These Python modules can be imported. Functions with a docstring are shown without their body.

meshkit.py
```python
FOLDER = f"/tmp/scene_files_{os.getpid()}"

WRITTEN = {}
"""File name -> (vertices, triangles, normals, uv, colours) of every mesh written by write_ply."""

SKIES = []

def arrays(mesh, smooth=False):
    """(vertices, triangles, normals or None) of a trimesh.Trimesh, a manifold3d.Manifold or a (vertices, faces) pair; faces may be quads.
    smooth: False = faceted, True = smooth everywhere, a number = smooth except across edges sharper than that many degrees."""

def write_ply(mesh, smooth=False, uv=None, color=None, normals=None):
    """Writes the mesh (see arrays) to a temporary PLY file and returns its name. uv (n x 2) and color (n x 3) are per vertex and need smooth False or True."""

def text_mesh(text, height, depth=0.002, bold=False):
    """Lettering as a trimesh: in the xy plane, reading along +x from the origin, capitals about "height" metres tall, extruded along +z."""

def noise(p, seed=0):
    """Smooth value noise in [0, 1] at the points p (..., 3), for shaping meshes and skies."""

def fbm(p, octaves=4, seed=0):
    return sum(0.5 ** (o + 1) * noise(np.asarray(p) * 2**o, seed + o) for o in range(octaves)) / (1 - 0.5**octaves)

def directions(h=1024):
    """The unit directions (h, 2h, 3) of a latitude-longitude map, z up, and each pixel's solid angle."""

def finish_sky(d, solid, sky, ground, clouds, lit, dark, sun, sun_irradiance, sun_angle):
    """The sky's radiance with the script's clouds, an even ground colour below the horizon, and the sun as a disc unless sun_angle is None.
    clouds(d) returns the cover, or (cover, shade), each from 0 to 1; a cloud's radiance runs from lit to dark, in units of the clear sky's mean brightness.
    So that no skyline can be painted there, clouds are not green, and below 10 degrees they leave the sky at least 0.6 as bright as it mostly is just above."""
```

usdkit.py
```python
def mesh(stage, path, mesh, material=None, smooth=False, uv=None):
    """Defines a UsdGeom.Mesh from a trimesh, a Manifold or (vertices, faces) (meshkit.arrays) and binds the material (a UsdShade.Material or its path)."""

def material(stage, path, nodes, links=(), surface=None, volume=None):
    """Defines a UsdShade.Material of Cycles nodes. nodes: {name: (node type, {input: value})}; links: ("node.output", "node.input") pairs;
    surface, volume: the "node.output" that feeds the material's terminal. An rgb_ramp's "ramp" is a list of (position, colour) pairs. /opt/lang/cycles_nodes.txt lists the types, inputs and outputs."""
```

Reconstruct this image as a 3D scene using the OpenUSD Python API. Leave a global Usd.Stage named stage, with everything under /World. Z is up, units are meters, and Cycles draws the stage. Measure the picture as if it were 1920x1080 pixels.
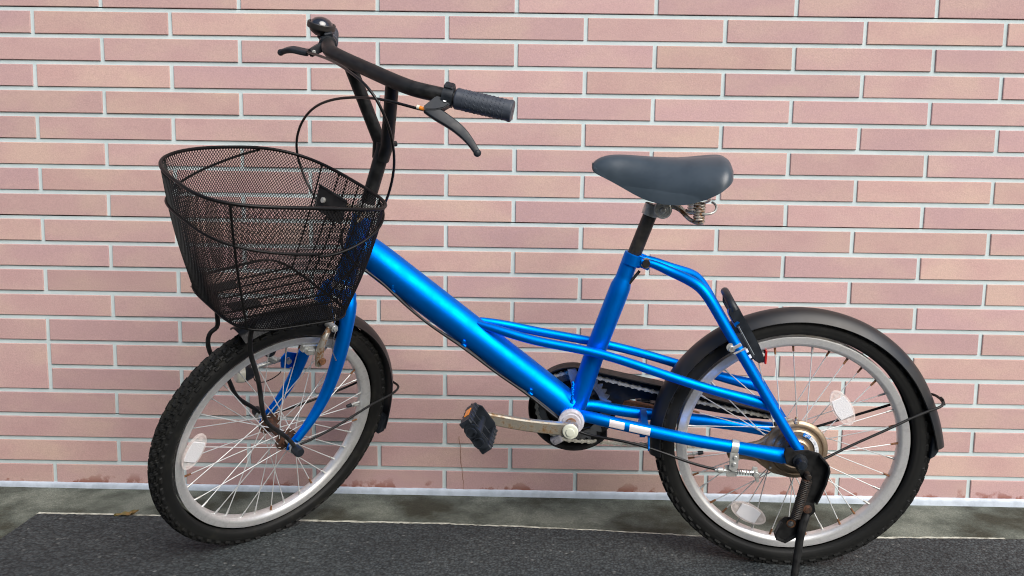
import math
import numpy as np
import trimesh
from scipy.interpolate import CubicSpline
from shapely.geometry import Polygon, Point, LineString, box as sbox
from shapely.ops import unary_union
from shapely import affinity
from pxr import Usd, UsdGeom, UsdLux, UsdShade, Gf, Sdf
import usdkit, meshkit

stage = Usd.Stage.CreateInMemory()
UsdGeom.SetStageUpAxis(stage, UsdGeom.Tokens.z)
UsdGeom.SetStageMetersPerUnit(stage, 1.0)
UsdGeom.Xform.Define(stage, '/World')
UsdGeom.Scope.Define(stage, '/World/Looks')
PI = math.pi

# ------------------------------------------------------------------ camera, sky, sun, exposure
EXPOSURE = 0.68
SKY = 0.105
SUN = 0.62
SUN_EL, SUN_AZ = math.radians(40), math.radians(148)      # azimuth = atan2(x, y); the camera looks along +y
SUN_ANGLE = 50
CAM_POS = np.array([1.0759, -1.9156, 0.7136])
YAW, PITCH, ROLL = -0.0087, -0.1199, 0.015


def camera_axes():
    cy, sy, cp, sp, cr, sr = math.cos(YAW), math.sin(YAW), math.cos(PITCH), math.sin(PITCH), math.cos(ROLL), math.sin(ROLL)
    fwd = np.array([sy * cp, cy * cp, sp])
    right = np.array([cy, -sy, 0.0])
    up = np.cross(right, fwd)
    return cr * right + sr * up, cr * up - sr * right, fwd


def matrix(x, y, z, o):
    return Gf.Matrix4d(*[float(c) for r in ((*x, 0), (*y, 0), (*z, 0), (*o, 1)) for c in r])


cam = UsdGeom.Camera.Define(stage, '/World/camera')
r_, u_, f_ = camera_axes()
cam.AddTransformOp().Set(matrix(r_, u_, -f_, CAM_POS))
cam.CreateHorizontalApertureAttr(36.0)
cam.CreateVerticalApertureAttr(20.25)
cam.CreateFocalLengthAttr(36.0 * 1600 / 1920)
cam.CreateClippingRangeAttr(Gf.Vec2f(0.05, 200))
cam.CreateExposureAttr(EXPOSURE)

sun_dir = np.array([math.sin(SUN_AZ) * math.cos(SUN_EL), math.cos(SUN_AZ) * math.cos(SUN_EL), math.sin(SUN_EL)])
sky_mat = usdkit.material(stage, '/World/Looks/sky', {
    'sky': ('sky_texture', {'sky_type': 'single_scattering', 'sun_disc': False, 'sun_elevation': SUN_EL, 'sun_rotation': SUN_AZ,
                            'air_density': 1.0, 'aerosol_density': 3.0, 'ozone_density': 1.0}),
    'bg': ('background_shader', {'strength': SKY})}, [('sky.color', 'bg.color')], surface='bg.background')
dome = UsdLux.DomeLight.Define(stage, '/World/sky')
UsdShade.MaterialBindingAPI.Apply(dome.GetPrim()).Bind(sky_mat)
dome.GetPrim().SetCustomDataByKey('kind', 'structure')
sun = UsdLux.DistantLight.Define(stage, '/World/sun')
sun.CreateNormalizeAttr(True)
sun.CreateIntensityAttr(SUN)
sun.CreateAngleAttr(SUN_ANGLE)
sun.CreateColorAttr(Gf.Vec3f(1.0, 0.98, 0.955))
zz = sun_dir
xx = np.cross([0, 0, 1.0], zz); xx /= np.linalg.norm(xx)
sun.AddTransformOp().Set(matrix(xx, np.cross(zz, xx), zz, (0, -3, 4)))

# ------------------------------------------------------------------ materials
L = '/World/Looks/'


def plain(name, color, rough=0.5, metal=0.0, **kw):
    return usdkit.material(stage, L + name, {'p': ('principled_bsdf', {'base_color': color, 'roughness': rough, 'metallic': metal, **kw})}, surface='p.BSDF')


def worn(name, color, color2, scale=40, rough=(0.4, 0.6), metal=0.0, bump=0.0, bump_scale=300, lo=0.42, hi=0.62, **kw):
    """Two tones in clouds of noise, with fine relief."""
    n = {'g': ('geometry', {}),
         'n': ('noise_texture', {'scale': scale, 'detail': 6, 'roughness': 0.65}),
         'r': ('rgb_ramp', {'ramp': [(0, color), (lo, color), (hi, color2), (1, color2)]}),
         'rr': ('map_range', {'from_min': lo, 'from_max': hi, 'to_min': rough[0], 'to_max': rough[1], 'clamp': True}),
         'n2': ('noise_texture', {'scale': bump_scale, 'detail': 4, 'roughness': 0.6}),
         'b': ('bump', {'strength': 1.0, 'distance': bump}),
         'p': ('principled_bsdf', {'metallic': metal, **kw})}
    l = [('g.position', 'n.vector'), ('g.position', 'n2.vector'), ('n.fac', 'r.fac'), ('n.fac', 'rr.value'), ('r.color', 'p.base_color'), ('rr.result', 'p.roughness')]
    if bump:
        l += [('n2.fac', 'b.height'), ('b.normal', 'p.normal')]
    return usdkit.material(stage, L + name, n, l, surface='p.BSDF')


M = {}
M['blue'] = worn('blue_paint', (0.0, 0.220, 0.84), (0.0, 0.200, 0.80), 25, (0.46, 0.52), metal=1.0, bump=0.00001, bump_scale=2500)
M['black_metal'] = worn('black_painted_metal', (0.0045, 0.0048, 0.005), (0.014, 0.0145, 0.015), 60, (0.42, 0.62), bump=0.00006, bump_scale=900, specular_ior_level=0.32)
M['wire'] = plain('black_coated_wire', (0.0035, 0.0035, 0.0037), 0.42, specular_ior_level=0.22)
M['black_plastic'] = worn('black_plastic', (0.0075, 0.010, 0.0135), (0.014, 0.018, 0.024), 50, (0.38, 0.55), bump=0.00004, bump_scale=1200, specular_ior_level=0.35)
M['fender'] = worn('fender_plastic', (0.0058, 0.0078, 0.0112), (0.014, 0.0125, 0.0110), 9, (0.38, 0.48), bump=0.00003, bump_scale=1500)
M['saddle'] = worn('saddle_vinyl', (0.032, 0.046, 0.060), (0.040, 0.056, 0.072), 20, (0.35, 0.41), bump=0.00010, bump_scale=1500)
M['grip'] = worn('grip_rubber', (0.026, 0.033, 0.046), (0.036, 0.045, 0.060), 60, (0.45, 0.6), bump=0.00004, bump_scale=1500)
M['steel'] = worn('zinc_steel', (0.56, 0.58, 0.57), (0.42, 0.42, 0.39), 120, (0.28, 0.48), metal=0.6, bump=0.00002, bump_scale=900)
M['chrome'] = plain('bright_steel', (0.66, 0.66, 0.65), 0.2, 1.0)
M['rust'] = worn('rusty_steel', (0.12, 0.052, 0.025), (0.24, 0.11, 0.045), 220, (0.7, 0.9), metal=0.1, bump=0.0003, bump_scale=500)
M['rust_steel'] = worn('rust_spotted_steel', (0.44, 0.42, 0.37), (0.24, 0.12, 0.05), 130, (0.3, 0.8), metal=0.5, bump=0.0001, bump_scale=400, lo=0.47, hi=0.6)
M['crank'] = worn('tarnished_crank', (0.40, 0.375, 0.31), (0.25, 0.14, 0.055), 75, (0.3, 0.75), metal=0.7, bump=0.00006, bump_scale=500, lo=0.46, hi=0.66)
M['dark_spring'] = worn('oiled_spring', (0.020, 0.019, 0.019), (0.04, 0.028, 0.02), 150, (0.4, 0.6), metal=0.4)
M['post'] = worn('worn_seat_post', (0.018, 0.018, 0.018), (0.035, 0.032, 0.028), 55, (0.36, 0.5), metal=0.3, bump=0.00003, bump_scale=700)
M['alu'] = worn('brushed_rim', (0.74, 0.75, 0.75), (0.62, 0.63, 0.63), 90, (0.34, 0.46), metal=0.72, bump=0.00003, bump_scale=500)
M['spoke'] = plain('spoke_steel', (0.58, 0.60, 0.60), 0.42, 0.35)
M['hub'] = worn('dirty_hub', (0.05, 0.035, 0.028), (0.14, 0.06, 0.035), 120, (0.5, 0.8), metal=0.4)
M['bronze'] = worn('bronze_brake_cover', (0.36, 0.28, 0.20), (0.28, 0.21, 0.14), 50, (0.35, 0.5), metal=0.75, bump=0.00005)
M['chain'] = worn('chain_steel', (0.66, 0.65, 0.57), (0.46, 0.44, 0.36), 200, (0.35, 0.5), metal=0.25)
M['ring'] = worn('chainring_steel', (0.20, 0.21, 0.22), (0.10, 0.10, 0.095), 60, (0.35, 0.6), metal=0.85)
M['cup'] = worn('pale_plastic_cup', (0.50, 0.50, 0.55), (0.38, 0.37, 0.40), 60, (0.4, 0.6))
M['cap'] = plain('cream_plastic_cap', (0.58, 0.60, 0.50), 0.42)
M['cable'] = plain('cable_housing', (0.005, 0.005, 0.0052), 0.3, specular_ior_level=0.35)
M['amber'] = plain('amber_reflector', (0.62, 0.19, 0.015), 0.25)
M['red'] = plain('red_reflector', (0.40, 0.015, 0.012), 0.22)
M['sticker'] = plain('silver_sticker', (0.72, 0.68, 0.68), 0.4, 0.3)
M['lblue'] = plain('label_blue', (0.03, 0.22, 0.62), 0.45)
M['lwhite'] = plain('label_white', (0.75, 0.77, 0.78), 0.5)
M['lgrey'] = plain('label_grey', (0.42, 0.46, 0.52), 0.5)
M['lens'] = plain('lamp_lens', (0.62, 0.60, 0.50), 0.2)
M['clearplastic'] = usdkit.material(stage, L + 'clear_reflector_rim', {
    'd': ('principled_bsdf', {'base_color': (0.72, 0.66, 0.64), 'roughness': 0.25}), 't': ('transparent_bsdf', {}), 'm': ('mix_closure', {'fac': 0.30})},
    [('d.BSDF', 'm.closure2'), ('t.BSDF', 'm.closure1')], surface='m.closure')
M['reflector'] = usdkit.material(stage, L + 'reflector_prisms', {
    'g': ('geometry', {}), 'v': ('voronoi_texture', {'scale': 420}), 'b': ('bump', {'strength': 0.7, 'distance': 0.0006}),
    'p': ('principled_bsdf', {'base_color': (0.86, 0.86, 0.88), 'roughness': 0.25, 'metallic': 0.2})},
    [('g.position', 'v.vector'), ('v.distance', 'b.height'), ('b.normal', 'p.normal')], surface='p.BSDF')


def tyre_material(name, dirt_amount):
    return usdkit.material(stage, L + name, {
        'g': ('geometry', {}), 'n': ('noise_texture', {'scale': 30, 'detail': 7, 'roughness': 0.7}),
        'r': ('rgb_ramp', {'ramp': [(0, (0.0042, 0.0045, 0.0046)), (dirt_amount, (0.0075, 0.008, 0.0078)), (dirt_amount + 0.2, (0.022, 0.0215, 0.017)), (1, (0.040, 0.037, 0.027))]}),
        'n2': ('noise_texture', {'scale': 500, 'detail': 3}), 'b': ('bump', {'strength': 0.6, 'distance': 0.0004}),
        'p': ('principled_bsdf', {'roughness': 0.6, 'specular_ior_level': 0.26})},
        [('g.position', 'n.vector'), ('g.position', 'n2.vector'), ('n.fac', 'r.fac'), ('r.color', 'p.base_color'), ('n2.fac', 'b.height'), ('b.normal', 'p.normal')], surface='p.BSDF')


M['tyre'] = tyre_material('dusty_tyre', 0.54)
M['tyre2'] = tyre_material('clean_tyre', 0.58)


def tile_material(name, a, b, c):
    """Fired clay: slow patches of three tones, fine grain, dark specks; damp red stains along the lowest course."""
    n = {'g': ('geometry', {}), 'o': ('object_info', {}),
         'off': ('math', {'math_type': 'multiply', 'value2': 37.0}),
         'cx': ('combine_xyz', {}), 'av': ('mix', {'mix_type': 'add', 'fac': 1.0}),
         'mp': ('mapping', {'scale': (7, 7, 12)}),
         'n': ('noise_texture', {'scale': 1.0, 'detail': 3, 'roughness': 0.5}),
         'r': ('rgb_ramp', {'ramp': [(0.0, a), (0.36, a), (0.50, b), (0.66, c), (1, c)]}),
         'f': ('noise_texture', {'scale': 420, 'detail': 4, 'roughness': 0.75}),
         'fr': ('rgb_ramp', {'ramp': [(0, (0.62, 0.60, 0.60)), (0.38, (0.90, 0.90, 0.90)), (0.60, (1.08, 1.07, 1.06)), (1, (1.25, 1.22, 1.2))]}),
         'm': ('mix', {'mix_type': 'multiply', 'fac': 0.85}),
         'tone': ('map_range', {'from_min': 0, 'from_max': 1, 'to_min': 0.91, 'to_max': 1.06}),
         'tc': ('combine_color', {}), 'm2': ('mix', {'mix_type': 'multiply', 'fac': 1.0}),
         'sp': ('noise_texture', {'scale': 95, 'detail': 5, 'roughness': 0.8}),
         'sr': ('rgb_ramp', {'ramp': [(0, (0, 0, 0)), (0.69, (0, 0, 0)), (0.76, (0.45, 0.45, 0.45)), (1, (0.6, 0.6, 0.6))]}),
         'm3': ('mix', {'mix_type': 'mix', 'color2': (0.16, 0.09, 0.085)}),
         'sx': ('separate_xyz', {}), 'low': ('map_range', {'from_min': 0.006, 'from_max': 0.036, 'to_min': 1.0, 'to_max': 0.0, 'clamp': True}),
         'st': ('noise_texture', {'scale': 17, 'detail': 4, 'roughness': 0.6}),
         'ss': ('map_range', {'from_min': 0.47, 'from_max': 0.52, 'to_min': 0, 'to_max': 1, 'clamp': True}),
         'lm': ('math', {'math_type': 'multiply'}),
         'add': ('math', {'math_type': 'multiply_add', 'value2': 0.16}),
         'm4': ('mix', {'mix_type': 'mix', 'color2': (0.20, 0.062, 0.036)}),
         'bn': ('noise_texture', {'scale': 260, 'detail': 5, 'roughness': 0.7}), 'bp': ('bump', {'strength': 0.55, 'distance': 0.0009}),
         'p': ('principled_bsdf', {'roughness': 0.78, 'specular_ior_level': 0.3})}
    l = [('o.random', 'off.value1'), ('off.value', 'cx.x'), ('off.value', 'cx.z'), ('g.position', 'av.color1'), ('cx.vector', 'av.color2'), ('av.color', 'mp.vector'), ('mp.vector', 'n.vector'),
         ('n.fac', 'r.fac'), ('g.position', 'f.vector'), ('f.fac', 'fr.fac'), ('r.color', 'm.color1'), ('fr.color', 'm.color2'),
         ('o.random', 'tone.value'), ('tone.result', 'tc.r'), ('tone.result', 'tc.g'), ('tone.result', 'tc.b'), ('m.color', 'm2.color1'), ('tc.color', 'm2.color2'),
         ('g.position', 'sp.vector'), ('sp.fac', 'sr.fac'), ('sr.color', 'm3.fac'), ('m2.color', 'm3.color1'),
         ('g.position', 'sx.vector'), ('sx.z', 'low.value'), ('g.position', 'st.vector'), ('low.result', 'add.value1'), ('st.fac', 'add.value3'), ('add.value', 'ss.value'),
         ('low.result', 'lm.value1'), ('ss.result', 'lm.value2'), ('lm.value', 'm4.fac'), ('m3.color', 'm4.color1'),
         ('g.position', 'bn.vector'), ('bn.fac', 'bp.height'), ('bp.normal', 'p.normal'), ('m4.color', 'p.base_color')]
    n['ss'] = ('map_range', {'from_min': 0.63, 'from_max': 0.68, 'to_min': 0, 'to_max': 1, 'clamp': True})
    return usdkit.material(stage, L + name, n, l, surface='p.BSDF')


TILES = [tile_material('clay_rose', (0.415, 0.268, 0.258), (0.435, 0.290, 0.272), (0.455, 0.318, 0.278)),
         tile_material('clay_mauve', (0.405, 0.265, 0.264), (0.420, 0.277, 0.268), (0.445, 0.308, 0.278)),
         tile_material('clay_orange', (0.425, 0.275, 0.255), (0.448, 0.302, 0.270), (0.470, 0.332, 0.280))]
M['grout'] = worn('grey_grout', (0.410, 0.490, 0.495), (0.470, 0.548, 0.552), 9, (0.8, 0.9), bump=0.0002, bump_scale=500)
M['caulk'] = worn('white_sealant', (0.47, 0.53, 0.60), (0.37, 0.42, 0.48), 30, (0.4, 0.55), bump=0.0004, bump_scale=90)
M['block'] = worn('grey_block', (0.13, 0.135, 0.13), (0.18, 0.18, 0.17), 12, (0.85, 0.95), bump=0.001, bump_scale=120)
M['crack'] = plain('crack_dirt', (0.20, 0.105, 0.065), 0.9)

M['concrete'] = usdkit.material(stage, L + 'mossy_concrete', {
    'g': ('geometry', {}), 'n': ('noise_texture', {'scale': 5.5, 'detail': 6, 'roughness': 0.62}),
    'r': ('rgb_ramp', {'ramp': [(0, (0.026, 0.024, 0.016)), (0.40, (0.045, 0.046, 0.033)), (0.5, (0.090, 0.102, 0.084)), (0.60, (0.160, 0.176, 0.146)), (1, (0.28, 0.295, 0.25))]}),
    'f': ('noise_texture', {'scale': 330, 'detail': 4, 'roughness': 0.8}),
    'fr': ('rgb_ramp', {'ramp': [(0, (0.3, 0.3, 0.3)), (0.42, (0.75, 0.75, 0.75)), (0.58, (1.15, 1.15, 1.15)), (0.72, (1.9, 1.9, 1.85)), (1, (2.6, 2.6, 2.5))]}),
    'm': ('mix', {'mix_type': 'multiply', 'fac': 1.0}),
    'bn': ('noise_texture', {'scale': 240, 'detail': 6, 'roughness': 0.75}), 'b': ('bump', {'strength': 0.8, 'distance': 0.002}),
    'p': ('principled_bsdf', {'roughness': 0.9, 'specular_ior_level': 0.25})},
    [('g.position', 'n.vector'), ('g.position', 'f.vector'), ('n.fac', 'r.fac'), ('f.fac', 'fr.fac'), ('r.color', 'm.color1'), ('fr.color', 'm.color2'), ('m.color', 'p.base_color'),
     ('g.position', 'bn.vector'), ('bn.fac', 'b.height'), ('b.normal', 'p.normal')], surface='p.BSDF')
M['asphalt'] = usdkit.material(stage, L + 'asphalt', {
    'g': ('geometry', {}), 'v': ('voronoi_texture', {'scale': 165}), 'cell': ('separate_color', {}),
    'r': ('rgb_ramp', {'ramp': [(0, (0.021, 0.026, 0.028)), (0.45, (0.036, 0.043, 0.046)), (0.85, (0.050, 0.059, 0.062)), (0.985, (0.050, 0.058, 0.060)), (1, (0.13, 0.135, 0.13))]}),
    'n': ('noise_texture', {'scale': 4, 'detail': 5}), 'nr': ('rgb_ramp', {'ramp': [(0, (0.68, 0.70, 0.70)), (0.40, (0.88, 0.90, 0.91)), (0.60, (1.15, 1.15, 1.13)), (1, (1.42, 1.36, 1.28))]}),
    'vr': ('rgb_ramp', {'ramp': [(0, (1.22, 1.22, 1.22)), (0.35, (1.1, 1.1, 1.1)), (0.55, (0.86, 0.86, 0.86)), (0.72, (0.52, 0.52, 0.52)), (1, (0.42, 0.42, 0.42))]}), 'm0': ('mix', {'mix_type': 'multiply', 'fac': 1.0}),
    'm': ('mix', {'mix_type': 'multiply', 'fac': 1.0}),
    'n2': ('noise_texture', {'scale': 110, 'detail': 6, 'roughness': 0.75}), 'sm': ('math', {'math_type': 'subtract'}),
    'b': ('bump', {'strength': 0.9, 'distance': 0.0035}),
    'p': ('principled_bsdf', {'roughness': 0.78, 'specular_ior_level': 0.4})},
    [('g.position', 'v.vector'), ('v.color', 'cell.color'), ('cell.r', 'r.fac'), ('g.position', 'n.vector'), ('n.fac', 'nr.fac'), ('v.distance', 'vr.fac'), ('r.color', 'm0.color1'), ('vr.color', 'm0.color2'), ('m0.color', 'm.color1'), ('nr.color', 'm.color2'), ('m.color', 'p.base_color'),
     ('g.position', 'n2.vector'), ('n2.fac', 'sm.value1'), ('v.distance', 'sm.value2'), ('sm.value', 'b.height'), ('b.normal', 'p.normal')], surface='p.BSDF')
M['lime'] = worn('lime_crust', (0.52, 0.53, 0.45), (0.26, 0.26, 0.21), 60, (0.85, 0.95), bump=0.0006, bump_scale=300)
M['leaf'] = worn('dry_leaf', (0.10, 0.085, 0.02), (0.19, 0.11, 0.035), 70, (0.55, 0.7), bump=0.0004, bump_scale=400)

# ------------------------------------------------------------------ scene helpers
taken = set()


def numbered(path):
    if path not in taken:
        taken.add(path)
        return path
    k = 1
    while f'{path}_{k:03d}' in taken:
        k += 1
    taken.add(f'{path}_{k:03d}')
    return f'{path}_{k:03d}'


def tag(prim, label=None, cat=None, group=None, kind=None):
    for k, v in (('label', label), ('category', cat), ('group', group), ('kind', kind)):
        if v:
            prim.SetCustomDataByKey(k, v)
    return prim


def thing(name, parent='/World', label=None, cat=None, mtx=None, kind=None, loc=None):
    x = UsdGeom.Xform.Define(stage, numbered(f'{parent}/{name}'))
    if mtx is not None:
        x.AddTransformOp().Set(mtx)
    if loc is not None:
        x.AddTranslateOp().Set(Gf.Vec3d(*map(float, loc)))
    tag(x.GetPrim(), label, cat, kind=kind)
    return str(x.GetPath())


def obj(name, mesh, mat, parent='/World', smooth=30, label=None, cat=None, kind=None, shift=None):
    if isinstance(mesh, (list, tuple)) and not (len(mesh) == 2 and isinstance(mesh[0], np.ndarray)):
        mesh = trimesh.util.concatenate(list(mesh))
    if shift is not None:
        mesh = mesh.copy(); mesh.apply_translation(shift)
    m = usdkit.mesh(stage, numbered(f'{parent}/{name}'), mesh, M[mat] if isinstance(mat, str) else mat, smooth=smooth)
    tag(m.GetPrim(), label, cat, kind=kind)
    return str(m.GetPath())


def smooth_path(pts, n=40):
    pts = np.asarray(pts, float)
    d = np.r_[0, np.cumsum(np.linalg.norm(np.diff(pts, axis=0), axis=1))]
    return CubicSpline(d, pts)(np.linspace(0, d[-1], n))


def frames(p):
    t = np.gradient(p, axis=0); t /= np.linalg.norm(t, axis=1, keepdims=True) + 1e-12
    a = np.cross(t[0], [0, 0, 1.0] if abs(t[0][2]) < 0.9 else [1.0, 0, 0]); a /= np.linalg.norm(a)
    A = [a]
    for i in range(1, len(p)):
        a = A[-1] - t[i] * (A[-1] @ t[i]); A.append(a / np.linalg.norm(a))
    A = np.array(A)
    return t, A, np.cross(t, A)


def tube(pts, r, n=12, curve=0, caps=True, flat=None):
    """A tube through pts; r one radius or one per point. curve = number of points of a spline through them."""
    pts = np.asarray(pts, float)
    r = np.broadcast_to(np.asarray(r, float), (len(pts),))
    if curve:
        d = np.r_[0, np.cumsum(np.linalg.norm(np.diff(pts, axis=0), axis=1))]
        s = np.linspace(0, d[-1], curve)
        r = np.interp(s, d, r); pts = CubicSpline(d, pts)(s)
    t, A, Bn = frames(pts)
    ang = np.arange(n) * 2 * PI / n
    v = pts[:, None] + r[:, None, None] * (np.cos(ang)[None, :, None] * A[:, None] + np.sin(ang)[None, :, None] * Bn[:, None])
    m = len(pts)
    i, j = np.meshgrid(np.arange(m - 1), np.arange(n), indexing='ij')
    q = np.stack([i * n + j, i * n + (j + 1) % n, (i + 1) * n + (j + 1) % n, (i + 1) * n + j], -1).reshape(-1, 4)
    f = [q[:, [0, 1, 2]], q[:, [0, 2, 3]]]
    v = v.reshape(-1, 3)
    if caps:
        k = np.arange(n); c0, c1 = len(v), len(v) + 1
        v = np.vstack([v, pts[0], pts[-1]])
        f += [np.stack([np.full(n, c0), (k + 1) % n, k], 1), np.stack([np.full(n, c1), (m - 1) * n + k, (m - 1) * n + (k + 1) % n], 1)]
    return trimesh.Trimesh(v, np.vstack(f), process=False)


def ring_tube(pts, r, n=8):
    """A closed loop of wire."""
    pts = np.asarray(pts, float)
    m = len(pts)
    t = np.roll(pts, -1, 0) - np.roll(pts, 1, 0); t /= np.linalg.norm(t, axis=1, keepdims=True)
    c = pts.mean(0)
    A = pts - c; A -= t * np.sum(A * t, 1, keepdims=True); A /= np.linalg.norm(A, axis=1, keepdims=True)
    Bn = np.cross(t, A)
    ang = np.arange(n) * 2 * PI / n
    v = (pts[:, None] + r * (np.cos(ang)[None, :, None] * A[:, None] + np.sin(ang)[None, :, None] * Bn[:, None])).reshape(-1, 3)
    i, j = np.meshgrid(np.arange(m), np.arange(n), indexing='ij')
    k = (i + 1) % m
    q = np.stack([i * n + j, i * n + (j + 1) % n, k * n + (j + 1) % n, k * n + j], -1).reshape(-1, 4)
    return trimesh.Trimesh(v, np.vstack([q[:, [0, 1, 2]], q[:, [0, 2, 3]]]), process=False)


def lathe(profile, n=48, closed=True):
    """Revolves (w, radius) pairs about the y axis."""
    p = np.asarray(profile, float)
    m = len(p)
    a = np.arange(n) * 2 * PI / n
    v = np.stack([np.outer(np.cos(a), p[:, 1]), np.broadcast_to(p[:, 0], (n, m)), np.outer(np.sin(a), p[:, 1])], -1).reshape(-1, 3)
    mm = m if closed else m - 1
    i, j = np.meshgrid(np.arange(n), np.arange(mm), indexing='ij')
    k, l = (i + 1) % n, (j + 1) % m
    q = np.stack([i * m + j, i * m + l, k * m + l, k * m + j], -1).reshape(-1, 4)
    t = trimesh.Trimesh(v, np.vstack([q[:, [0, 1, 2]], q[:, [0, 2, 3]]]), process=False)
    t.update_faces(t.area_faces > 1e-14)
    if t.volume < 0:
        t.invert()
    return t


def disc(w0, w1, r, n=32, bevel=0.0008):
    b = min(bevel, r * 0.4, abs(w1 - w0) * 0.4)
    s = 1 if w1 > w0 else -1
    return lathe([(w0, 1e-5), (w0, r - b), (w0 + s * b, r), (w1 - s * b, r), (w1, r - b), (w1, 1e-5)], n, closed=False)


def plate(poly, w0, w1, bevel=0.0):
    """A polygon in (u, v) extruded from w0 to w1, as a plate in the bicycle's x-z plane."""
    lo, hi = min(w0, w1), max(w0, w1)
    parts = []
    for g in (poly.geoms if hasattr(poly, 'geoms') else [poly]):
        if bevel:
            import manifold3d as m3
            cs = lambda q: m3.CrossSection([np.array(q.exterior.coords)[:-1]] + [np.array(h.coords)[:-1] for h in q.interiors], m3.FillRule.EvenOdd)
            inner = g.buffer(-bevel)
            if inner.is_empty or hasattr(inner, 'geoms'):
                parts.append(trimesh.creation.extrude_polygon(g, hi - lo)); continue
            body = cs(g).extrude(hi - lo - 2 * bevel).translate((0, 0, bevel))
            core = cs(inner).extrude(hi - lo)
            mm = (body + core).to_mesh()
            parts.append(trimesh.Trimesh(np.array(mm.vert_properties)[:, :3], np.array(mm.tri_verts), process=False))
        else:
            parts.append(trimesh.creation.extrude_polygon(g, hi - lo))
    t = trimesh.util.concatenate(parts)
    v = t.vertices
    t.vertices = np.stack([v[:, 0], hi - v[:, 2], v[:, 1]], 1)
    if t.volume < 0:
        t.invert()
    return t


def place(mesh, x, y, z, o):
    """Moves a mesh so that its own axes become x, y, z at o."""
    m = mesh.copy()
    m.vertices = np.asarray(o) + m.vertices @ np.array([x, y, z], float)
    if np.linalg.det(np.array([x, y, z], float)) < 0:
        m.invert()
    return m


def norm(v):
    v = np.asarray(v, float)
    return v / np.linalg.norm(v)


def along(a, b):
    """Axes whose y runs from a to b."""
    y = norm(np.asarray(b, float) - a)
    x = norm(np.cross(y, [0, 0, 1.0] if abs(y[2]) < 0.9 else [1.0, 0, 0]))
    return x, y, np.cross(x, y)


def lathe_on(profile, a, b, n=32):
    """A turned part whose axis starts at a and points to b; profile of (distance along, radius)."""
    x, y, z = along(a, b)
    return place(lathe(profile, n, closed=False), x, y, z, a)


def cyl(a, b, r, n=20, bevel=0.0006):
    h = float(np.linalg.norm(np.asarray(b, float) - a))
    bv = min(bevel, r * 0.4, h * 0.4)
    return lathe_on([(0, 1e-5), (0, r - bv), (bv, r), (h - bv, r), (h, r - bv), (h, 1e-5)], a, b, n)


def rbox(sx, sy, sz, r=0.001):
    import manifold3d as m3
    s = m3.Manifold.cube((sx, sy, sz), True)
    pts = []
    for i in (-1, 1):
        for j in (-1, 1):
            for k in (-1, 1):
                c = np.array([i * sx / 2, j * sy / 2, k * sz / 2])
                for a in range(3):
                    d = c.copy()
                    for b in range(3):
                        if b != a:
                            d[b] -= np.sign(c[b]) * r
                    pts.append(d)
    m = m3.Manifold.hull_points(np.array(pts)).to_mesh()
    return trimesh.Trimesh(np.array(m.vert_properties)[:, :3], np.array(m.tri_verts), process=False)


def sphere(c, r, n=16, scale=(1, 1, 1)):
    s = trimesh.creation.uv_sphere(1.0, count=[n, 2 * n])
    s.apply_scale([r * k for k in scale]); s.apply_translation(c)
    return s


# ------------------------------------------------------------------ wall of clay tiles
rng = np.random.default_rng(7)
PITCH_X, COURSE, TOP = 0.303, 0.455 / 8, 1.110
TW, TH, PROUD = 0.2938, 0.0474, 0.0034


def row_z(row):
    return TOP - row * COURSE


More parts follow.
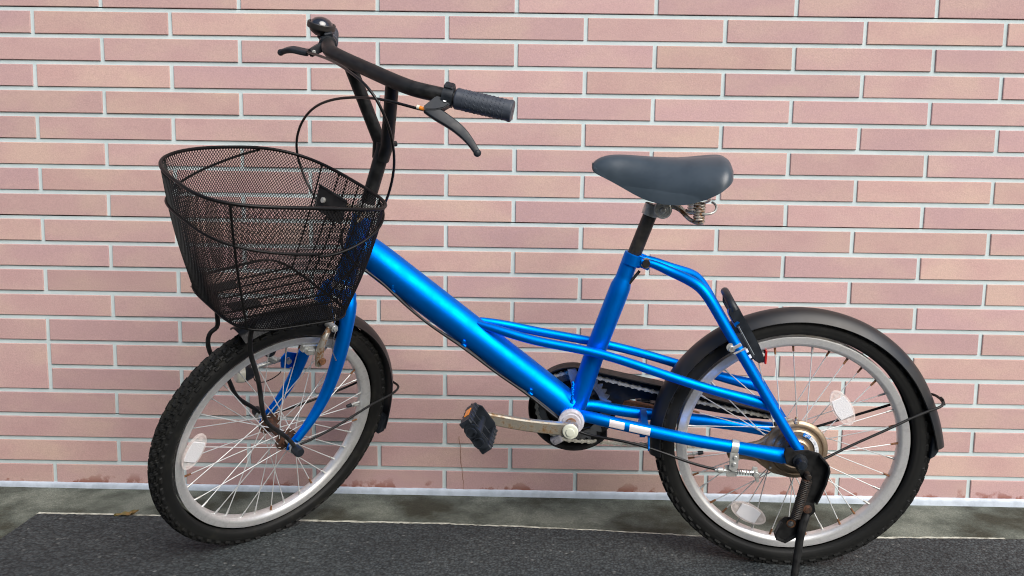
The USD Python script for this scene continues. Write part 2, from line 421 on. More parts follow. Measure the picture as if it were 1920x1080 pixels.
def tile_mesh(x0, x1, z0, z1, dy=0.0):
    """One tile: chamfered face proud of the grout, slightly uneven."""
    j = lambda: rng.normal(0, 0.00025)
    b = 0.0012
    y = -PROUD + dy
    o = [(x0 + j(), z0 + j()), (x1 + j(), z0 + j()), (x1 + j(), z1 + j()), (x0 + j(), z1 + j())]
    i = [(o[0][0] + b, o[0][1] + b * 0.7), (o[1][0] - b, o[1][1] + b * 0.7), (o[2][0] - b, o[2][1] - b), (o[3][0] + b, o[3][1] - b)]
    v = [(x, 0.003, z) for x, z in o] + [(x, y + b, z) for x, z in o] + [(x, y + rng.normal(0, 0.0002), z) for x, z in i]
    f = []
    for a, c in ((0, 4), (4, 8)):
        for k in range(4):
            l = (k + 1) % 4
            f += [(a + k, a + l, c + l), (a + k, c + l, c + k)]
    f += [(8, 9, 10), (8, 10, 11)]
    return trimesh.Trimesh(np.array(v), np.array(f), process=False)


wall = thing('tiled_wall', label='long pink clay tiled wall with pale grey grout behind the bicycle', cat='wall')
# grout-faced panels of eight courses, each lapped over the one below with a dark gap under its lowest course
PAN_X0, PAN_X1 = -4.0, 6.2
panel_of = {}
for k, (r0, r1) in enumerate([(-31, -24), (-23, -16), (-15, -8), (-7, 0), (1, 8), (9, 16), (17, 19)]):
    zt = row_z(r0) + COURSE - TH / 2 - 0.0016
    zb = (row_z(r1) - TH / 2 + 0.0006) if r1 < 19 else -0.02
    bx = trimesh.creation.box([PAN_X1 - PAN_X0, 0.016, zt - zb]); bx.apply_translation([(PAN_X0 + PAN_X1) / 2, 0.008, (zt + zb) / 2])
    p = obj('siding_panel', bx, 'grout', wall, smooth=False)
    for r in range(r0, r1 + 1):
        panel_of[r] = p
core = trimesh.creation.box([PAN_X1 - PAN_X0, 0.16, 3.0]); core.apply_translation([(PAN_X0 + PAN_X1) / 2, 0.102, 1.47])
obj('wall_core', core, 'crack', wall, smooth=False)
far_tiles = []
for row in range(-31, 20):
    z = row_z(row)
    z0, z1 = z - TH / 2, z + TH / 2
    i0 = -13 if row % 2 else -13.5
    edges = [i0 + k for k in range(34)]
    if row == 17:                       # a long tile without a joint at the left
        edges.remove(0)
    for a, c in zip(edges[:-1], edges[1:]):
        x0, x1 = a * PITCH_X + (PITCH_X - TW) / 2 + 0.0, c * PITCH_X - (PITCH_X - TW) / 2
        if x1 > PAN_X1 or x0 < PAN_X0:
            continue
        near = -0.36 < (x0 + x1) / 2 < 2.6 and row >= -1
        if row == 14 and abs(a + 0.5) < 0.01:                     # the courses left of one upright joint run into a taller tile
            xs = -PITCH_X / 2 + (PITCH_X - TW) / 2
            obj('tile', tile_mesh(0.0046, x1, z0, z1), TILES[0], panel_of[row])
            obj('tile', tile_mesh(x0, -0.0046, z0 - COURSE, z1), TILES[0], panel_of[row])
            continue
        if row == 15 and abs(a + 1) < 0.01:
            obj('tile', tile_mesh(x0, -PITCH_X / 2 - 0.0046, z0, z1), TILES[1], panel_of[row])
            continue
        m = tile_mesh(x0, x1, z0, z1, rng.normal(0, 0.00035))
        if near:
            obj('tile', m, TILES[rng.choice(3, p=[0.5, 0.3, 0.2])], panel_of[row])
        else:
            far_tiles.append(m)
obj('tile_field', far_tiles, TILES[0], wall, kind='stuff')
# sealant bead along the foot of the wall: an uneven band smeared a little up the lowest course
xs = np.arange(PAN_X0, PAN_X1, 0.006)
hz = 0.0098 + 0.0013 * meshkit.fbm(np.stack([xs * 40, xs * 0, xs * 0], 1)) + 0.001 * meshkit.fbm(np.stack([xs * 170, xs * 0 + 3, xs * 0], 1))
pr = 0.0050 + 0.0010 * meshkit.fbm(np.stack([xs * 30, xs * 0 + 9, xs * 0], 1))
ring = np.stack([np.stack([xs, 0 * xs - 0.001, hz + 0.0002], 1), np.stack([xs, -pr * 0.7, hz], 1), np.stack([xs, -pr - 0.0010, hz * 0.66], 1), np.stack([xs, -pr - 0.0018, hz * 0.2], 1), np.stack([xs, -pr - 0.0024, 0 * xs - 0.014], 1)], 1)
nn = len(xs); mm_ = 5
i, j = np.meshgrid(np.arange(nn - 1), np.arange(mm_ - 1), indexing='ij')
q = np.stack([i * mm_ + j, i * mm_ + j + 1, (i + 1) * mm_ + j + 1, (i + 1) * mm_ + j], -1).reshape(-1, 4)
bead = trimesh.Trimesh(ring.reshape(-1, 3), np.vstack([q[:, [0, 1, 2]], q[:, [0, 2, 3]]]), process=False)
obj('sealant_bead', bead, 'caulk', wall, smooth=60)
# hairline crack down the lowest courses left of the pedal
cz = np.linspace(0.137, 0.008, 26)
cx = 0.945 + 0.004 * np.cumsum(rng.normal(0, 0.55, 26)) * 0.35 + np.linspace(-0.002, 0.012, 26)
cv, cf = [], []
for k in range(26):
    w_ = 0.0005 + 0.0004 * rng.random()
    inset = any(abs(cz[k] - row_z(r)) < TH / 2 for r in (17, 18, 19))
    y_ = -PROUD - 0.0006 if inset else -PROUD - 0.0006
    cv += [(cx[k] - w_, y_, cz[k]), (cx[k] + w_, y_, cz[k])]
    if k:
        a = 2 * k - 2
        cf += [(a, a + 3, a + 1), (a, a + 2, a + 3)]
obj('crack', trimesh.Trimesh(np.array(cv), np.array(cf), process=False), 'crack', wall, smooth=False)

# ------------------------------------------------------------------ ground
def sheet(xs, ys, zf, inside=None):
    X, Y = np.meshgrid(xs, ys, indexing='ij')
    P = np.stack([X.ravel(), Y.ravel()], 1)
    Z = zf(P[:, 0], P[:, 1])
    v = np.column_stack([P, Z])
    n, m = len(xs), len(ys)
    i, j = np.meshgrid(np.arange(n - 1), np.arange(m - 1), indexing='ij')
    q = np.stack([i * m + j, (i + 1) * m + j, (i + 1) * m + j + 1, i * m + j + 1], -1).reshape(-1, 4)
    if inside is not None:
        c = v[q].mean(1)
        q = q[inside(c[:, 0], c[:, 1])]
    t = trimesh.Trimesh(v, np.vstack([q[:, [0, 1, 2]], q[:, [0, 2, 3]]]), process=False)
    t.remove_unreferenced_vertices()
    return t


def fbm2(x, y, s, seed=0.0):
    return meshkit.fbm(np.stack([x * s, y * s, np.zeros_like(x) + seed], 1))


def lie(x, y):
    """The ground falls a few millimetres per metre to the right."""
    return 0.0012 + (1.58 - x) * 0.0024


def edge_y(x):
    """Where the asphalt begins in front of the concrete strip."""
    xs_ = np.array([-9, 0.0, 0.06, 0.32, 0.62, 0.95, 1.22, 1.45, 1.75, 1.95, 2.2, 9])
    ys_ = np.array([-.178, -.178, -.178, -.178, -.189, -.190, -.205, -.226, -.222, -.209, -.206, -.206])
    return np.interp(x, xs_, ys_) + 0.0035 * fbm2(x, 0 * x, 24, 2) + 0.0022 * fbm2(x, 0 * x, 120, 5)


conc = sheet(np.linspace(-9, 9, 900), np.r_[-9, np.linspace(-1.2, 0.05, 60)], lambda x, y: lie(x, y) - 0.0075 + 0.0008 * fbm2(x, y, 8))
obj('concrete_ground', conc, 'concrete', kind='structure', label='weathered grey concrete strip between the wall and the asphalt')
gx = np.r_[np.linspace(0.05, 2.5, 620), np.linspace(2.52, 9, 60)]
gy = np.r_[np.linspace(0, 0.42, 130), np.linspace(0.45, 9, 60)]
gX, gS = np.meshgrid(gx, gy, indexing='ij')
left = 0.05 + 0.003 * fbm2(0 * gS.ravel(), gS.ravel(), 30, 8)
Xf = gX.ravel() + np.where(gX.ravel() < 0.2, (0.2 - gX.ravel()) / 0.15 * (left - 0.05), 0)
Yf = edge_y(Xf) - gS.ravel()
rough = 0.0019 * fbm2(Xf, Yf, 110, 1) + 0.0010 * fbm2(Xf, Yf, 300, 4) + 0.0012 * fbm2(Xf, Yf, 14, 6)
lipf = np.clip(np.minimum(gS.ravel(), Xf - left) / 0.006, 0, 1)
Zf = lie(Xf, Yf) - 0.0016 + rough * lipf - (1 - lipf) * 0.0085
n, m = len(gx), len(gy)
i, j = np.meshgrid(np.arange(n - 1), np.arange(m - 1), indexing='ij')
q = np.stack([i * m + j, i * m + j + 1, (i + 1) * m + j + 1, (i + 1) * m + j], -1).reshape(-1, 4)
asph = trimesh.Trimesh(np.column_stack([Xf, Yf, Zf]), np.vstack([q[:, [0, 1, 2]], q[:, [0, 2, 3]]]), process=False)
obj('asphalt_ground', asph, 'asphalt', kind='structure', smooth=180, label='dark grey asphalt in front of the concrete strip')
# pale lime crust along the asphalt's edge
lx = np.arange(0.052, 2.1, 0.003)
keep = fbm2(lx, 0 * lx, 11, 31) + 0.35 * fbm2(lx, 0 * lx, 60, 33)
cv, cf = [], []
for k, x in enumerate(lx):
    w_ = max(0.0, 0.0026 + 0.0095 * keep[k])
    y0 = float(edge_y(np.array([x]))[0])
    cv += [(x, y0 - 0.001, float(lie(x, 0)) - 0.0036), (x, y0 + w_ + 0.0005, float(lie(x, 0)) - 0.0036 + 0.0003), (x, y0 + w_ + 0.002, float(lie(x, 0)) - 0.012)]
    if k:
        a = 3 * k - 3
        for d in (0, 1):
            cf += [(a + d, a + 3 + d, a + 4 + d), (a + d, a + 4 + d, a + 1 + d)]
obj('lime_crust', trimesh.Trimesh(np.array(cv), np.array(cf), process=False), 'lime', smooth=60, kind='structure', label='pale lime crust along the edge of the asphalt')

# the neighbour's block wall across the lane, behind the viewer: it takes the low sky from the foot of the tiled wall and from the undersides of the bicycle
nb = thing('garden_wall', label='tall grey block wall across the lane behind the viewer', cat='wall')
blk = trimesh.creation.box([11.0, 0.15, 2.3]); blk.apply_translation([-3.2, -3.7, 1.13])
cap = trimesh.creation.box([11.04, 0.19, 0.05]); cap.apply_translation([-3.2, -3.7, 2.307])
obj('block_wall', blk, 'block', nb, smooth=False)
obj('coping', cap, 'block', nb, smooth=False)

# a curled leaf at the asphalt's edge
lu = np.linspace(-1, 1, 21); lv = np.linspace(-1, 1, 9)
U_, V_ = np.meshgrid(lu, lv, indexing='ij')
half = 0.0105 * np.clip(1 - np.abs(U_) ** 2.2, 0.02, 1) * (1 + 0.15 * U_)
lp = np.stack([U_ * 0.024, V_ * half, 0.004 * V_ ** 2 + 0.007 * U_ ** 2 * (U_ > 0) + 0.0014 * np.sin(U_ * 9 + V_ * 3) + 0.0035 - 0.0012 * np.exp(-(V_ * 5) ** 2)], -1)
n, m = U_.shape
i, j = np.meshgrid(np.arange(n - 1), np.arange(m - 1), indexing='ij')
q = np.stack([i * m + j, (i + 1) * m + j, (i + 1) * m + j + 1, i * m + j + 1], -1).reshape(-1, 4)
blade = trimesh.Trimesh(lp.reshape(-1, 3), np.vstack([q[:, [0, 1, 2]], q[:, [0, 2, 3]]]), process=False)
leaf = thing('fallen_leaf', label='curled brown and green leaf lying at the asphalt edge left of the front wheel', cat='leaf', loc=(0.247, -0.178, float(lie(0.247, 0)) - 0.004))
ca, sa = math.cos(0.35), math.sin(0.35)
for mname, mm2 in (('leaf_blade', blade), ('leaf_stalk', tube([(-0.024, 0, 0.0035), (-0.031, 0.001, 0.003), (-0.036, 0.003, 0.0035)], 0.0007, 6))):
    mm2.vertices = mm2.vertices @ np.array([[ca, sa, 0], [-sa, ca, 0], [0, 0, 1]])
    obj(mname, mm2, 'leaf', leaf, smooth=60)

# ------------------------------------------------------------------ bicycle frames of reference
# B: the frame's plane (x back, y away from the camera, z up), origin at the rear hub. S: the steered parts, origin at the front hub, z along the steering axis.
BO = np.array([1.58322575, -0.37191029, 0.24685526])
BT, BW, BV = np.array([0.99542949, -0.09549942, 0.0]), np.array([0.09472864, 0.98739533, 0.12679487]), np.array([-0.01210884, -0.12621535, 0.99192896])
SO = np.array([0.61455228, -0.3211009, 0.2363932])
ST, SW, SV = np.array([0.64178329, 0.76163213, -0.08961418]), np.array([-0.7016863, 0.63034705, 0.33211283]), np.array([0.30943584, -0.15026342, 0.93897304])
BASE = np.array([-0.48, 0.0, -0.2470])                      # the thing's base, in B
BM = np.array([BT, BW, BV])
SM = np.array([ST, SW, SV])
S_IN_B = SM @ BM.T
SO_B = BM @ (SO - BO)
RAKE = 0.05355
bike = thing('bicycle', label='blue small wheeled bicycle with black wire basket leaning on its stand by the wall', cat='bicycle', mtx=matrix(BT, BW, BV, BO + BASE @ BM))


def toS(mesh):
    m = mesh.copy(); m.vertices = SO_B + m.vertices @ S_IN_B
    return m


def part(name, mesh, mat, parent=None, **kw):
    if isinstance(mesh, list):
        mesh = trimesh.util.concatenate(mesh)
    return obj(name, mesh, mat, parent or bike, shift=-BASE, **kw)


def spart(name, mesh, mat, parent=None, **kw):
    if isinstance(mesh, list):
        mesh = trimesh.util.concatenate(mesh)
    return part(name, toS(mesh), mat, parent, **kw)


def b(u, v, w=0.0):
    return np.array([u, w, v])


def s_(u, v, w=0.0):
    """A point of the steered frame in the bicycle's frame."""
    return SO_B + np.array([u, w, v]) @ S_IN_B


# ------------------------------------------------------------------ wheels
def make_tyre(lug, phase):
    na, nb = 900, 46
    th = np.arange(na) * 2 * PI / na
    ph = np.linspace(-1, 1, nb) * math.radians(142)
    T, P = np.meshgrid(th, ph, indexing='ij')
    r0 = 0.0202
    d = np.degrees(P)
    a = np.abs(d)
    # crown: zigzag grooves round the tyre and slanted sipes; shoulder: square lugs; wall: smooth
    rep = 64
    s = T * rep / (2 * PI) + phase
    zig = 9 * np.sign(np.sin(2 * PI * s))
    g1 = np.abs(d - zig * 0.6) < 4.4
    g2 = np.abs(np.abs(d) - (27 + zig * 0.5)) < 4.2
    sip = np.abs(((s * 1.0 + d / 34.0) % 1.0) - 0.5) < 0.13
    crown = 0.0040 * ~(g1 | g2 | (sip & (a > 3)))
    l_ = ((s + 0.25 * np.sign(d)) % 1.0)
    lugm = (l_ < 0.52).astype(float)
    sh = lug * lugm * np.clip((66 - a) / 5, 0, 1)
    tread = np.where(a < 44, crown, np.where(a < 48, 0.0004, sh))
    rr = r0 + tread
    rr = np.where(a > 118, rr - 0.004 * np.clip((a - 118) / 24, 0, 1), rr)
    R = 0.2255 + rr * np.cos(P)
    W = rr * np.sin(P) * 1.0
    R = np.where(a > 95, np.maximum(R, 0.2078), R)
    v = np.stack([R * np.cos(T), W, R * np.sin(T)], -1).reshape(-1, 3)
    i, j = np.meshgrid(np.arange(na), np.arange(nb - 1), indexing='ij')
    k = (i + 1) % na
    q = np.stack([i * nb + j, i * nb + j + 1, k * nb + j + 1, k * nb + j], -1).reshape(-1, 4)
    t = trimesh.Trimesh(v, np.vstack([q[:, [0, 1, 2]], q[:, [0, 2, 3]]]), process=False)
    return t


RIM = [(-.0122, .2088), (-.0127, .2074), (-.0124, .2060), (-.0128, .2046), (-.0122, .2018), (-.0126, .1985), (-.0116, .1952), (-.0090, .1918), (-.0055, .1898), (0, .1892), (.0055, .1898), (.0090, .1918), (.0116, .1952),
       (.0126, .1985), (.0122, .2018), (.0128, .2046), (.0124, .2060), (.0127, .2074), (.0122, .2088), (.0105, .2080), (.0095, .2020), (0, .2000), (-.0095, .2020), (-.0105, .2080)]


def wheel_reflector(c, ang, w):
    """A clear oval spoke reflector with a white prism field."""
    parts = {}
    el = affinity.scale(Point(0, 0).buffer(1.0, 24), 0.0360, 0.0175)
    mid = el.buffer(-0.0028).intersection(sbox(-0.0200, -0.1, 0.0200, 0.1))
    x, z = np.array([math.cos(ang), 0, math.sin(ang)]), np.array([-math.sin(ang), 0, math.cos(ang)])
    y = np.array([0, 1.0, 0])
    rimr = unary_union([el.difference(el.buffer(-0.0024)), sbox(-0.030, -0.003, -0.0225, 0.003), sbox(0.0225, -0.003, 0.030, 0.003)]).intersection(el)
    parts['reflector_body'] = (place(plate(el.buffer(-0.0003), w - 0.0012, w + 0.0030), x, y, z, c), 'clearplastic')
    parts['reflector_rim'] = (place(plate(rimr, w - 0.0026, w - 0.0014), x, y, z, c), 'clearplastic')
    parts['prism_field'] = (place(plate(mid, w - 0.0030, w - 0.0013, 0.0004), x, y, z, c), 'reflector')
    return parts


def make_wheel(path_name, steered, reflectors, valve_ang, lug, phase, tyre_mat, hub_r, flange_w, spoke_phase, rust):
    put = spart if steered else part
    w = thing(path_name, bike)
    put('tyre', make_tyre(lug, phase), tyre_mat, w, smooth=35)
    put('rim', lathe(RIM, 160), 'alu', w, smooth=35)
    fw = flange_w
    hub = lathe([(-fw - .004, .006), (-fw - .004, hub_r * .55), (-fw - .002, hub_r * .6), (-fw - .0015, hub_r + .004), (-fw + .0015, hub_r + .004), (-fw + .003, hub_r * .62), (-fw * .4, hub_r * .5), (fw * .4, hub_r * .5),
                 (fw - .003, hub_r * .62), (fw - .0015, hub_r + .004), (fw + .0015, hub_r + .004), (fw + .002, hub_r * .6), (fw + .004, hub_r * .55), (fw + .004, .006)], 40)
    put('hub', hub, 'hub', w)
    rg = np.random.default_rng(3)
    tw = 2 * PI / 36
    for k in range(36):
        side = -1 if k % 2 == 0 else 1
        pair = (k // 2) % 2
        ar = k * tw + spoke_phase
        ah = ar + (1 if pair else -1) * math.radians(62)
        p0 = np.array([hub_r * math.cos(ah), side * (fw + (0.0016 if pair else -0.0016)), hub_r * math.sin(ah)])
        p1 = np.array([.190 * math.cos(ar), side * .0025, .190 * math.sin(ar)])
        dv = norm(p1 - p0)
        bow = (p0 + p1) / 2 + np.array([0, 0.0006 * (1 if pair else -1) * side, 0])
        put('spoke', tube([p0 - [0, side * 0.002, 0], p0, bow, p1 - dv * 0.009], 0.00098, 6), 'spoke', w, smooth=60)
        put('nipple', tube([p1 - dv * 0.013, p1 - dv * 0.003, p1 + dv * 0.002], [0.0018, 0.0021, 0.0027], 7), 'rust' if rg.random() < rust else 'steel', w, smooth=60)
    for c, ang in reflectors:
        rf = thing('wheel_reflector', w)
        # the three levels are thing > wheel > reflector pieces: joined here into one clear body and one prism field
        taken.discard(rf); stage.RemovePrim(rf)
        for nm, (mesh, mt) in wheel_reflector(np.array(c), ang, -0.019).items():
            put(nm, mesh, mt, w)
    va = valve_ang
    dvec = -np.array([math.cos(va), 0, math.sin(va)])
    a0 = -dvec * 0.192
    put('valve_stem', lathe_on([(0, .0042), (.0022, .0042), (.0024, .0028), (.012, .0026), (.0125, .0040), (.016, .0040), (.0165, .0028), (.024, .0028), (.024, 1e-5)], a0, a0 + dvec, 14), 'steel', w)
    put('valve_cap', lathe_on([(0, 1e-5), (0, .0042), (.009, .0034), (.010, .0028), (.010, 1e-5)], a0 + dvec * 0.0225, a0 + dvec, 14), 'black_plastic', w)
    return w


rear = make_wheel('rear_wheel', False, [((0.0811, 0, 0.0804), math.radians(-60)), ((-0.0699, 0, -0.1371), math.radians(-27))], math.atan2(-0.032, -0.18), 0.0026, 0.1, 'tyre2', 0.021, 0.027, 0.05, 0.55)
front = make_wheel('front_wheel', True, [((-0.1814, 0, -0.0050), math.radians(76))], math.atan2(0.046, 0.19), 0.0038, 0.0, 'tyre', 0.018, 0.030, 0.02, 0.12)

# axles, nuts and caps
part('rear_axle', [cyl(b(0, 0, -.098), b(0, 0, .098), .0048, 14)], 'steel')
part('axle_nut', lathe_on([(0, .0125), (.004, .0125), (.005, .0092), (.019, .0088), (.0215, .0075), (.022, 1e-5)], b(.0005, .0012, -.079), b(.0005, .0012, -.12), 18), 'black_plastic')
part('axle_nut', lathe_on([(0, .0125), (.004, .0125), (.005, .0092), (.019, .0088), (.0215, .0075), (.022, 1e-5)], b(0, 0, .079), b(0, 0, .12), 18), 'black_plastic')
spart('front_axle', [cyl(b(0, 0, -.072), b(0, 0, .072), .0046, 14)], 'steel')
for sd in (-1, 1):
    spart('axle_washer', lathe_on([(0, 1e-5), (0, .0115), (.0022, .0115), (.0022, 1e-5)], b(0, 0, sd * .0615), b(0, 0, sd * .1), 24), 'steel')
    spart('axle_cap', lathe_on([(0, 1e-5), (0, .0094), (.013, .0100), (.0165, .0088), (.0172, .006), (.0172, 1e-5)], b(-.0008, .0006, sd * .0645), b(-.0008, .0006, sd * .1), 24), 'black_plastic')

# ------------------------------------------------------------------ frame tubes
HA = np.array([RAKE, 0, 0])
ht = [s_(RAKE, .318), s_(RAKE, .452)]
part('head_tube', lathe_on([(0, 1e-5), (0, .0205), (.005, .0208), (.008, .0188), (.126, .0188), (.129, .0206), (.134, .0204), (.134, 1e-5)], ht[0], ht[1], 36), 'blue')
mt0 = b(-.7990, .3490)
mt1 = b(-.4110, .0535)
mdir = norm(mt1 - mt0)
ml = np.linalg.norm(mt1 - mt0)
part('main_tube', tube([mt0, mt0 + mdir * .02, mt0 + mdir * .06, mt0 + mdir * (ml - .12), mt0 + mdir * (ml - .03), mt1 + mdir * 0.0], [.0300, .0315, .0320, .0298, .0285, .028], 48), 'blue', smooth=60)
part('seat_tube', tube([b(-.3985, .0520), b(-.3582, .1843), b(-.3266, .2760), b(-.3215, .2915), b(-.3175, .3040), b(-.3150, .312), b(-.3035, .3470)], [.0187, .0187, .0187, .0182, .0152, .0148, .0148], 36), 'blue', smooth=60)
part('bottom_bracket', cyl(b(-.405, .0392, -.035), b(-.405, .0392, .035), .0215, 36), 'blue')
# weld beads
wl = []
for k in range(15):
    t_ = k / 14
    wl.append(sphere(b(-.4055 + .002 * t_ + .0008 * math.sin(k * 2.1), .0660 + .043 * t_, -.0205 - .006 * math.sin(t_ * PI)), .0028, 5, (1, .8, 1)))
for k in range(16):
    a = math.radians(35 + k * 7.5)
    wl.append(sphere(b(-.405 + .0222 * math.cos(a), .0392 + .0222 * math.sin(a), -.0285), .0026, 5))
part('weld_bead', wl, 'blue', smooth=60)
for sd in (-1, 1):
    w_ = sd * .045
    part('side_tube', tube([b(-.5820, .2142, sd * .0118), b(-.5590, .2093, sd * .0165), b(-.5300, .2030, sd * .0220), b(-.4775, .1915, sd * .0285), b(-.3750, .1745, sd * .0310), b(-.2356, .1385, sd * .0440), b(-.1402, .1115, sd * .0455), b(-.090, .0995, sd * .046), b(-.046, .0895, sd * .047)],
                           [.0060, .0076, .0083, .0083, .0083, .0085, .0088, .0105, .0110], 20, curve=50), 'blue', smooth=60)
for sd in (-1, 1):
    part('chain_stay', tube([b(-.398, .0455, sd * .020), b(-.372, .0460, sd * .030), b(-.3350, .0410 if sd < 0 else .0385, sd * .036), b(-.2794, .0330 if sd < 0 else .0290, sd * .0425), b(-.1829, .0185, sd * .050), b(-.0873, .0075, sd * .055), b(-.055, .0035, sd * .057), b(-.0245, -.0005, sd * .058)],
                            [.0105, .0110, .0112, .0112, .0112, .0116, .0130, .0145], 22, curve=50), 'blue', smooth=60)
part('stay_bridge', plate(Polygon([(-.2790, .0145), (-.2690, .0145), (-.2655, .0260), (-.2640, .0390), (-.2760, .0390), (-.2770, .028)]), -.040, .040, .001), 'blue')
for sd in (-1, 1):
    part('seat_stay', tube([b(-.287, .3400, sd * .0130), b(-.268, .3365, sd * .0150), b(-.2350, .3240, sd * .0190), b(-.2000, .3105, sd * .0330), b(-.1830, .3000, sd * .0420), b(-.1687, .2830, sd * .047), b(-.1510, .2550, sd * .0500), b(-.1333, .2262, sd * .0520), b(-.0973, .1683, sd * .054), b(-.0451, .0849, sd * .057), b(.0035, .0100, sd * .061)],
                           [.0062, .0072, .0088, .0094, .0095, .0094, .0092, .0090, .0090, .0090, .0088], 20, curve=80), 'blue', smooth=60)
    part('dropout', plate(Polygon([(-.030, -.013), (-.004, -.013), (.010, -.008), (.013, .006), (.009, .022), (-.004, .024), (-.014, .014), (-.030, .013)]), sd * .0585, sd * .0635, .0008), 'blue' if sd < 0 else 'black_metal')
part('brake_bridge', tube([b(-.118, .238, -.046), b(-.122, .243, 0), b(-.118, .238, .046)], .0055, 12, curve=14), 'blue')
# seat clamp and bolt
clamp = thing('seat_clamp', bike)
ca0, ca1 = b(-.3050, .3310), b(-.2985, .3510)
part('clamp_band', lathe_on([(0, .0165), (.001, .0182), (.020, .0182), (.021, .0166), (.021, 1e-5), (0, 1e-5)], ca0, ca1, 36), 'blue', clamp)
part('clamp_ear', [place(rbox(.026, .006, .020, .0015), norm([.93, 0, -.36]), [0, 1, 0], norm([.36, 0, .93]), b(-.283, .3375, sd * .013)) for sd in (-1, 1)], 'blue', clamp)
part('clamp_bolt', [lathe_on([(0, 1e-5), (0, .0062), (.003, .0072), (.0055, .0070), (.006, .0058), (.032, .0045), (.032, 1e-5)], b(-.2785, .3378, -.0230), b(-.2785, .3378, .1), 20)], 'black_metal', clamp)
part('bolt_washer', lathe_on([(0, 1e-5), (0, .0094), (.0018, .0094), (.0018, 1e-5)], b(-.2785, .3378, -.0180), b(-.2785, .3378, .1), 24), 'rust_steel', clamp)
part('stand_lock_pin', tube([b(-.289, .321, -.006), b(-.2985, .309, -.008), b(-.3065, .298, -.008)], .0028, 8), 'black_metal')
# seat post
part('seat_post', tube([b(-.3020, .3430), b(-.2975, .356), b(-.2735, .4240), b(-.2715, .4300)], [.0125, .0125, .0125, .0122], 32), 'post', smooth=60)
# stickers on the near chain stay
for a_, c_ in (((-.3350, .0445), (-.3075, .0396)), ((-.2985, .0382), (-.2610, .0310))):
    us = np.linspace(0, 1, 8); vs = np.linspace(-.62, .62, 7)
    pts = []
    spx = np.array([-.398, -.372, -.3350, -.2794, -.1829]); spv = np.array([.0455, .0460, .0410, .0330, .0185]); spw = -np.array([.020, .030, .036, .0425, .050])
    dd = np.r_[0, np.cumsum(np.linalg.norm(np.diff(np.stack([spx, spv, spw], 1), axis=0), axis=1))]
    for t_ in us:
        uu = a_[0] + (c_[0] - a_[0]) * t_
        cv_, cw_ = CubicSpline(spx, spv)(uu), CubicSpline(spx, spw)(uu)
        for k in vs:
            pts.append(b(uu + .12 * .0117 * math.sin(k), cv_ + .0117 * math.sin(k + .15), cw_ - .0117 * math.cos(k + .15)))
    n, m = len(us), len(vs)
    i, j = np.meshgrid(np.arange(n - 1), np.arange(m - 1), indexing='ij')
    q = np.stack([i * m + j, (i + 1) * m + j, (i + 1) * m + j + 1, i * m + j + 1], -1).reshape(-1, 4)
    part('silver_sticker', trimesh.Trimesh(np.array(pts), np.vstack([q[:, [0, 1, 2]], q[:, [0, 2, 3]]]), process=False), 'sticker', smooth=60)

# ------------------------------------------------------------------ fork, stem, handlebar
fork = thing('fork', bike)
for sd in (-1, 1):
    spart('fork_blade', tube([b(.0500, .3000, sd * .0300), b(.0500, .2900, sd * .0350), b(.0503, .262, sd * .0415), b(.0512, .195, sd * .0480), b(.0465, .115, sd * .0500), b(.0330, .062, sd * .0500), b(.0150, .022, sd * .0500), b(.0090, .010, sd * .0500)],
                             [.0112, .0135, .0140, .0135, .0115, .0095, .0078, .0070], 24, curve=50), 'blue', fork, smooth=60)
    spart('fork_end', plate(Polygon([(-.008, -.010), (.004, -.011), (.011, .000), (.020, .022), (.026, .040), (.014, .042), (.004, .024), (-.007, .006)]), sd * .0475, sd * .0520, .0008), 'blue', fork)
    spart('axle_nut', cyl(b(0, 0, sd * .052), b(0, 0, sd * .060), .0085, 6), 'steel', fork)
spart('fork_crown', tube([b(.0505, .2960, -.0365), b(.0520, .2985, -.030), b(.0530, .2985, 0), b(.0520, .2985, .030), b(.0505, .2960, .0365)], [.0085, .0130, .0150, .0130, .0085], 24, curve=22), 'blue', fork, smooth=60)
spart('lower_headset_cup', lathe_on([(0, 1e-5), (0, .0205), (.004, .0215), (.010, .0215), (.014, .018), (.014, 1e-5)], b(RAKE, .304), b(RAKE, .4), 32), 'steel', fork)
hs = thing('headset', bike)
spart('headset_cup', lathe_on([(0, 1e-5), (0, .0205), (.004, .0215), (.008, .0205), (.010, 1e-5)], b(RAKE, .452), b(RAKE, .5), 32), 'steel', hs)
spart('headset_washer', lathe_on([(0, 1e-5), (0, .0200), (.0028, .0200), (.0028, 1e-5)], b(RAKE, .4625), b(RAKE, .5), 32), 'rust_steel', hs)
spart('headset_nut', lathe_on([(0, 1e-5), (0, .0185), (.008, .0185), (.0095, .0165), (.0095, 1e-5)], b(RAKE, .4660), b(RAKE, .5), 8), 'steel', hs)
stem = thing('stem', bike)
spart('stem_tube', tube([b(RAKE, .440), b(RAKE, .540), b(RAKE - .001, .575), b(RAKE - .004, .590)], [.0130, .0130, .0132, .0128], 28), 'black_metal', stem, smooth=60)
for sd in (-1, 1):
    spart('stem_upright', tube([b(RAKE, .560, sd * .006), b(RAKE - .005, .590, sd * .012), b(-.0200, .7000, sd * .0605), b(-.0235, .706, sd * .063)], [.0118, .0118, .0113, .0108], 24), 'black_metal', stem, smooth=60)
spart('stem_bolt', cyl(b(.0660, .590, -.002), b(.0760, .593, -.004), .005, 10), 'black_metal', stem)
bar_pts = [b(.0600, .7275, -.2520), b(.0200, .7190, -.1920), b(-.0080, .7130, -.1510), b(-.0225, .7090, -.1200), b(-.0255, .7075, -.0900), b(-.0260, .7070, 0)]
bar_pts = bar_pts + [b(p[0], p[2], -p[1]) for p in bar_pts[-2::-1]]
spart('handlebar', tube(bar_pts, .0125, 28, curve=90), 'black_metal', smooth=60)
